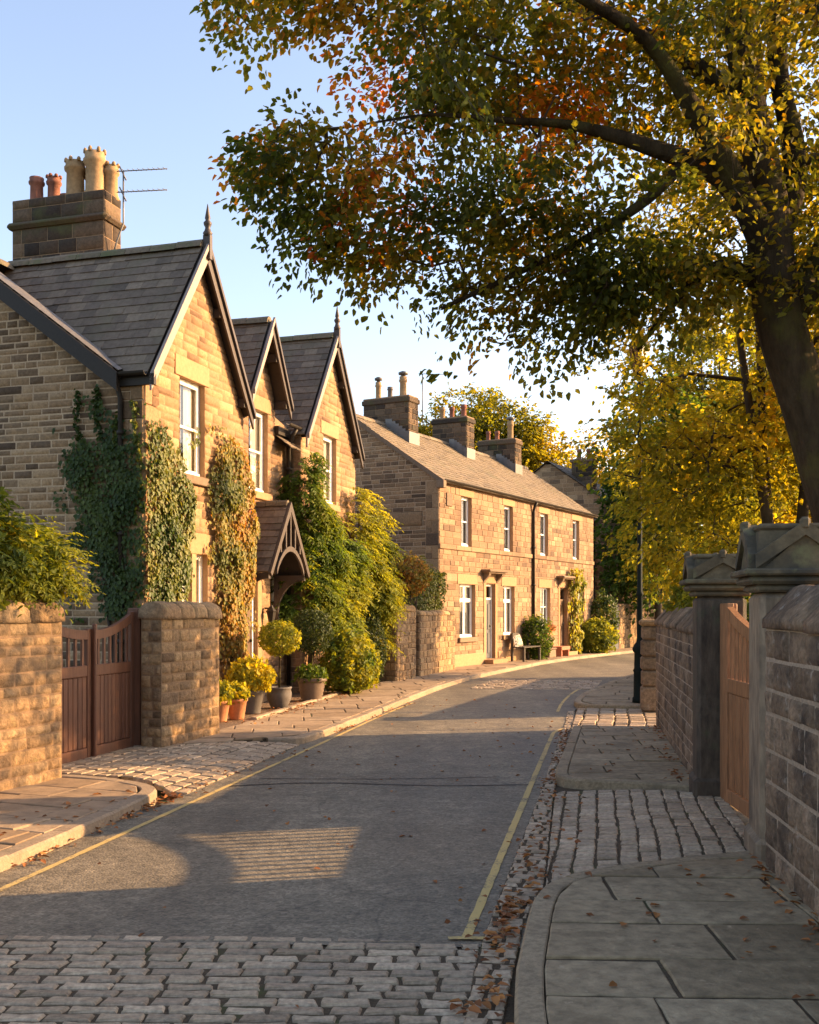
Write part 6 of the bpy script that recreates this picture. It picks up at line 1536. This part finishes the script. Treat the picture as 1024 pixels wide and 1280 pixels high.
def limb_mesh(parent, limbs, mat, name='limb', first='trunk', n=12, wob=.12):
    for i, pts in enumerate(limbs):
        # smooth the polyline (Catmull-Rom)
        P = [np.array(p, float) for p in pts]; Q = []
        for k in range(len(P)-1):
            a, b_, c, d = P[max(k-1, 0)], P[k], P[k+1], P[min(k+2, len(P)-1)]
            for s in range(4):
                u = s/4; Q.append(.5*((2*b_)+(-a+c)*u+(2*a-5*b_+4*c-d)*u*u+(-a+3*b_-3*c+d)*u**3))
        Q.append(P[-1])
        mb = MB(); tube(mb, [tuple(q[:3]) for q in Q], [max(.004, q[3]) for q in Q], n if i == 0 else 9, wob=wob); mb.build(first if i == 0 else name, M[mat], parent)

# ---- the big beech on the right --------------------------------------------------
def bp(px, py, Y, r): return ((px-512)*Y/1300., Y, 1.7+(760-py)*Y/1300., r)
beech = thing('beech_tree', 'great beech tree behind the right wall, its turning crown overhanging the street', 'tree', (4.75, 10.2, 0))
LIMBS = [
  [(4.72, 10.25, -.1, .42), (4.6, 10.2, .5, .32), (4.33, 10.1, 2.0, .265), (3.92, 10.05, 3.4, .24), (3.6, 10.0, 4.3, .225), (3.48, 10.0, 4.95, .215), (3.42, 10.0, 5.6, .20), (3.3, 10.1, 6.6, .16), (3.2, 10.2, 7.8, .12), (3.1, 10.3, 9.2, .06)],
  [(3.55, 10.0, 4.9, .17), (3.15, 9.8, 5.55, .13), (2.65, 9.5, 6.15, .095), (2.1, 9.2, 6.72, .06), (1.35, 8.9, 7.0, .045), (.4, 8.7, 7.45, .022)],
  [(3.4, 9.95, 5.2, .13), (2.95, 9.8, 5.75, .105), (2.3, 9.7, 5.98, .075), (1.55, 9.75, 6.22, .045), (.9, 9.6, 6.2, .028), (.2, 9.7, 6.3, .016), (-.5, 9.6, 6.15, .008)],
  [(2.62, 9.7, 5.93, .06), (2.25, 9.75, 5.55, .05), (1.7, 9.8, 5.2, .042), (1.0, 9.8, 4.85, .03), (.3, 9.9, 4.55, .018)],
  [(3.6, 10.05, 4.6, .10), (3.2, 10.1, 4.98, .075), (2.9, 10.2, 5.0, .06), (2.6, 10.3, 4.7, .04), (2.3, 10.5, 4.3, .02)],
  [(3.5, 10., 5.2, .14), (3.75, 10.1, 6.0, .11), (3.6, 10.2, 7.2, .09), (3.9, 10.4, 8.6, .05)],
  [(3.66, 10.0, 4.5, .16), (4.2, 10.2, 5.4, .14), (4.7, 10.4, 6.2, .11), (5.4, 10.6, 7.3, .07), (6.0, 10.8, 8.4, .04)],
  [(4.35, 9.4, 6.0, .15), (4.05, 9.3, 6.5, .14), (3.55, 9.2, 7.1, .11), (3.0, 9.1, 7.9, .07), (2.3, 9.0, 8.6, .04)],
  [(4.6, 10.1, 4.4, .10), (4.35, 9.7, 5.4, .14), (4.35, 9.4, 6.0, .15)],
  [(3.3, 10.1, 6.6, .10), (2.4, 10.4, 7.4, .075), (1.4, 10.5, 7.9, .05), (.2, 10.4, 8.3, .025)],
  [(3.7, 10.05, 4.45, .10), (4.1, 10.5, 4.9, .08), (4.8, 11.2, 5.2, .05)],
]
limb_mesh(beech, LIMBS, 'bark')
# the crown's outline from the street, metres at the trunk's distance (x, z); depth is rounded off towards its edges
OUT = [(-1.8, 7.55), (-1.55, 7.1), (-1.0, 7.0), (-.9, 6.65), (-1.5, 6.25), (-1.5, 5.85), (-1.1, 5.5), (-.95, 5.25), (-.5, 5.05), (-.3, 4.75), (.1, 4.7), (.3, 4.3), (.9, 4.45), (1.3, 4.2), (1.7, 4.4), (2.2, 4.6), (2.8, 4.7), (3.4, 4.8), (4.3, 4.6), (5.2, 3.9), (6.8, 3.9), (7.5, 5.6), (7.4, 8.5), (6, 10.2), (3.5, 11), (1., 10.4), (-.8, 9.4), (-1.7, 8.3)]
def inside(x, z, P=OUT):
    c = False; j = len(P)-1
    for i in range(len(P)):
        if (P[i][1] > z) != (P[j][1] > z) and x < (P[j][0]-P[i][0])*(z-P[i][1])/(P[j][1]-P[i][1])+P[i][0]: c = not c
        j = i
    return c
def edge(x, z, P=OUT):
    d = 9
    for a, b_ in zip(P, P[1:]+P[:1]):
        vx, vz = b_[0]-a[0], b_[1]-a[1]; t = max(0, min(1, ((x-a[0])*vx+(z-a[1])*vz)/(vx*vx+vz*vz))); d = min(d, math.hypot(x-a[0]-vx*t, z-a[1]-vz*t))
    return d
CB = []; tr = 0
while len(CB) < 1380 and tr < 200000:
    tr += 1
    x, z = rnd.uniform(-2, 7.3), rnd.uniform(3.7, 11)
    if not inside(x, z): continue
    if z > 8.0 and rnd.random() < .75: continue
    if x > 4.4 and rnd.random() < (.6 if z < 5.6 else .8): continue  # out-of-view crown thinned so sun reaches the leaves in view
    e_ = min(1., edge(x, z)/1.6); yh = (.3 + 1.5*e_)
    y = 10.0 + rnd.uniform(-1, 1)*yh
    if 2.9 < x < 4.3 and 4.3 < z < 7.2 and y < 10.1 and rnd.random() < .6: continue
    nz_ = mnoise.noise(Vector((x*.75, y*.75, z*.95+3.)))
    if nz_ < -.13+.06*(z > 5.4)+.06*(x < 1.2): continue
    k = y/10.
    CB.append((x*k, y, 1.7+(z-1.7)*k))
for _ in range(34):  # extra low sprays, mostly out of view, added to dapple the left wall
    d = Vector((rnd.gauss(0, 1), rnd.gauss(0, 1), rnd.gauss(0, 1))).normalized()*rnd.random()**.4
    CB.append((5.5+d.x*1.3, 11.5+d.y*1.0, 4.35+d.z*.85))
CB = np.array(CB)
arr, par, rad, nl, starts = grow(LIMBS, CB, .28)
mb = MB(); skeleton_mesh(mb, arr, par, rad, nl, .0035, .0034, 5, .035); mb.build('twigs', M['bark_dark'], beech)
D = nrm(CB-starts + np.array([-.10, 0, -.05]) + rng.normal(size=CB.shape)*.12)
tn = np.clip(.31 + .72*pnoise(CB, .85, 4.) + .25*pnoise(CB, 2.2, 8.), .0, 1.)
tn = tn + np.clip(pnoise(CB, .95, 21.)-.02, 0, .5)*1.15*(CB[:, 2] > 5.3)*(CB[:, 0] < 2.4)
tn = np.clip(tn + .10*(CB[:, 2] > 5.8)*(CB[:, 0] < 2.2) , 0, 1)
tn = np.where((CB[:, 0] > 2.2) & (rng.random(len(CB)) < .75), np.clip(tn, .56, .84), tn)  # right-hand sprays yellowed, painting backlight into the leaf colour
tints = np.stack([tn, rng.random(len(CB)), rng.random(len(CB))], 1)
leaf_mesh('crown', *spray_leaves(CB, D, 44, .52+.34*rng.random(len(CB)), .55, .079, .62, tints, .28, .55), M['lf_beech'], beech)

# ---- smaller trees ----------------------------------------------------------------
def simple_tree(name, label, x, y, h, crown, n_spray, n_leaf, lsize, mat, pal, stems=((0, 0),), r=.1, seed=1, L=.7, group=None, bark='bark_dark', trunk_to=.55, holes=-.2, zb=0., lean=(0, 0)):
    """crown: list of (cx, cy, cz, rx, ry, rz) lobes relative to the base"""
    t = thing(name, label, 'tree', (x, y, zb), group); limbs = []
    for i, (dx, dy) in enumerate(stems):
        ox, oy = .12*math.cos(i*2.4)*(len(stems) > 1), .12*math.sin(i*2.4)*(len(stems) > 1)
        limbs.append([(x+ox, y+oy, zb-.05, r*1.25), (x+ox+dx*.12+.02, y+oy+dy*.12, zb+h*.15, r), (x+ox+dx*.4-.03*h*.1, y+oy+dy*.4, zb+h*trunk_to*.6, r*.75), (x+ox+dx*.75, y+oy+dy*.75, zb+h*trunk_to, r*.5), (x+ox+dx, y+oy+dy, zb+h*.82, r*.2)])
    C = []
    vol = [c[3]*c[4]*c[5] for c in crown]
    tr = 0
    while len(C) < n_spray and tr < 60*n_spray:
        tr += 1
        c = rnd.choices(crown, vol)[0]; d = Vector((rnd.gauss(0, 1), rnd.gauss(0, 1), rnd.gauss(0, 1))).normalized(); q = rnd.random()**.45
        p = Vector((x+c[0]+d.x*c[3]*q, y+c[1]+d.y*c[4]*q, zb+c[2]+d.z*c[5]*q))
        s_ = 1.2/max(.6, min(c[3], c[5]))
        if mnoise.noise(p*s_+Vector((seed, seed*2, 0))) < holes: continue
        C.append(tuple(p))
    C = np.array(C); arr, par, rad, nl, st = grow(limbs, C, max(.3, h*.05))
    limb_mesh(t, limbs, bark, 'trunk', 'trunk', 9)
    mb = MB(); skeleton_mesh(mb, arr, par, rad, nl, .004*h/6, .0042*h/6, 4, r*.5); mb.build('branches', M[bark], t)
    D = nrm(C-st+np.array([0, 0, .02])+rng.normal(size=C.shape)*.15*L)
    s_ = 1.6/max(1., crown[0][3])
    tn = np.clip(pal[0]+(pal[1]-pal[0])*(.5+.75*pnoise(C, s_, seed*1.3)+rng.normal(size=len(C))*.1), 0, 1)
    leaf_mesh('crown', *spray_leaves(C, D, n_leaf, L*(.7+.6*rng.random(len(C))), .6, lsize, .58, np.stack([tn, rng.random(len(C)), rng.random(len(C))], 1), .22, .65), M[mat], t)
    return t
# golden multi-stemmed tree behind the receding wall
simple_tree('garden_tree', 'golden multi-stemmed tree backlit behind the receding right wall', 4.95, 13.6, 7.8,
  [(-.7, 0, 4.6, 1.9, 1.4, 1.9), (-1.45, -.1, 3.5, 1.1, 1.1, 1.3), (.9, .2, 5.0, 2.0, 1.4, 2.2), (.6, 0, 3.0, 1.7, 1.3, 1.0), (-.4, 0, 6.6, 1.9, 1.3, 1.4)],
  720, 42, .085, 'lf_gold', (-.05, .82), ((-.9, 0), (-.25, .2), (.35, -.1), (1.0, .3)), .10, 3, .6, trunk_to=.6, holes=-.12)
simple_tree('garden_tree', 'greener young tree between the golden multi-stemmed tree and the lamp post', 7.9, 25.8, 8.2,
  [(-1.0, 0, 4.4, 1.7, 1.6, 2.1), (.6, .3, 4.6, 2.0, 1.6, 2.2), (-1.6, 0, 3.0, 1.1, 1.2, 1.1)], 420, 40, .11, 'lf_gold', (-.1, .55), ((-.6, 0), (.3, .2)), .12, 7, .7, holes=-.12)
# trees beyond the garden, each with its own crown
far = [
 ('tall golden tree rising behind the middle chimney of the terrace', 3.6, 60., 14.8, [(0, 0, 10.2, 4.4, 3.2, 4.3), (-2.9, 0, 8.8, 2.8, 2.2, 3.3), (3.1, 0, 9.3, 2.9, 2.4, 3.6)], (.05, .65), 'lf_gold', 1800, 5),
 ('yellow tree behind the right end of the terrace roof', 11.4, 63., 13., [(0, 0, 8.6, 3.1, 2.4, 4.0), (-1.7, 0, 7.0, 2.0, 1.6, 3.0)], (.25, .85), 'lf_gold', 480, 9),
 ('dark green tree standing before the shaded far house', 10.2, 42.5, 11.5, [(0, 0, 7.4, 2.2, 1.8, 3.8), (-.8, 0, 4.4, 1.6, 1.3, 2.8)], (-.1, .5), 'lf_green', 620, 13),
 ('tall olive tree right of the shaded far house', 13.6, 46., 15.5, [(0, 0, 10., 2.8, 2.4, 5.4), (.6, 0, 5.2, 2.6, 2., 4.0)], (-.1, .5), 'lf_gold', 820, 17),
 ('golden-brown tree far right above the lamp post', 17.5, 50., 17.5, [(0, 0, 11.4, 3.3, 2.6, 6.0), (-.6, 0, 5.6, 3.0, 2.4, 4.4)], (-.1, .65), 'lf_gold', 1000, 21),
 ('yellow tree farthest right, mostly hidden behind the beech trunk', 21., 52., 18., [(0, 0, 11.6, 3.4, 2.6, 6.2), (0, 0, 5.4, 3.1, 2.4, 4.4)], (.3, 1.), 'lf_gold', 900, 25),
]
for (lab, x, y, h, crown, pal, mat, ns, sd_) in far:
    simple_tree('garden_tree', lab, x, y, h, crown, ns, 26, .22, mat, pal, ((0, 0), (.9, .3), (-.8, -.2)), .17, sd_, 1.15, 'trees beyond the gardens', holes=-.22)
# hedge of undergrowth behind the right walls
hg = [(-.0, 0)]
for i, (x, y, lab, pal) in enumerate(((4.5, 11.6, 'low dark undergrowth shrub behind the far gate pier', (-.1, .4)), (6.3, 13.0, 'dark leafy shrub behind the overhanging one', (-.1, .5)), (8.6, 24., 'rounded shrub behind the wall that curves past the lamp post', (0, .6)), (8.6, 20.0, 'broad green shrub deep in the right garden', (-.1, .5)), (10.5, 21.5, 'olive shrub under the trees deep in the right garden', (0, .7)))):
    shrub('garden_shrub', lab, (x, y, 1.05), (1.0, 1.1, 1.1), 3000, .11, 'lf_gold' if i in (2, 4) else 'lf_green', pal, 3.+i, zb=-.05)

# ================================================================== fallen leaves
def litter(pts, z, size, name, spread=None):
    n = len(pts); C = np.array([(x, y, zz) for (x, y), zz in zip(pts, z)]); an = rng.random(n)*6.28
    A = np.stack([np.cos(an), np.sin(an), rng.normal(size=n)*.12], 1); Nn = nrm(np.array([0, 0, 1.])+rng.normal(size=(n, 3))*.28)
    L_ = size*(.6+.8*rng.random(n)); return leaf_mesh(name, C, A, Nn, L_, L_*.62, np.stack([rng.random(n), rng.random(n), rng.random(n)], 1), M['lf_litter'])
pts, zs = [], []
def along(line, n, sp, z, clump=.5):
    D_ = resample(smooth_line(line), .02); 
    k = 0
    while k < n:
        p = rnd.choice(D_)
        if mnoise.noise(Vector((p[0]*2.2, p[1]*2.2, 5.))) < rnd.uniform(-.6, .5)*clump: continue
        pts.append((p[0]+rnd.gauss(0, sp), p[1]+rnd.gauss(0, sp))); zs.append(z+rnd.random()*.022); k += 1
along([(.25, 3.9), (.33, 4.5), (.50, 5.5), (.6, 6.0)], 190, .055, .02); along([(.55, 5.6), (.7, 6.2), (1.1, 8.4), (1.3, 9.6)], 90, .08, .022); along([(1.33, 9.9), (2.2, 14.3)], 120, .05, .02)
along([(-3.2, 4.6), (-2.58, 6.9), (-2.25, 8.5), (-2.12, 9.4)], 260, .05, .008); along([(-2.1, 9.4), (-1.25, 12.8)], 50, .12, .01); along([(-1.2, 13.3), (-.7, 15.6), (.0, 18.4)], 80, .05, .01)
along([(2.0, 4.6), (2.2, 6.6)], 70, .06, .10); along([(2.5, 9.6), (3.3, 14)], 90, .05, .10); along([(-2.3, 14.4), (-1.9, 16.5), (-1., 21)], 300, .16, .10)
def inpoly(x, y, P): return inside(x, y, P)
for _ in range(100):
    y = rnd.uniform(4., 20.); x = rnd.uniform(-3.6+.2*y, -.6+.18*y); pts.append((x, y)); zs.append(.014 if y < 5.4 else .008)
for _ in range(34): y = rnd.uniform(3.6, 6.6); pts.append((rnd.uniform(.75, 1.95), y)); zs.append(.098)
for _ in range(30): y = rnd.uniform(10, 14); pts.append((rnd.uniform(-.1+.185*y, 1.0+.165*y), y)); zs.append(.098)
for _ in range(60): y = rnd.uniform(5.5, 9.3); pts.append((rnd.uniform(-3.9+.2*y-.7, -3.9+.2*y-.25), y)); zs.append(.098)
for _ in range(40): pts.append((rnd.uniform(1.1, 2.3), rnd.uniform(7, 9.3))); zs.append(.024)
o = litter(pts, zs, .05, 'fallen_leaves'); o['label'] = 'fallen brown and orange leaves along the kerbs and pavements'; stuff(o)
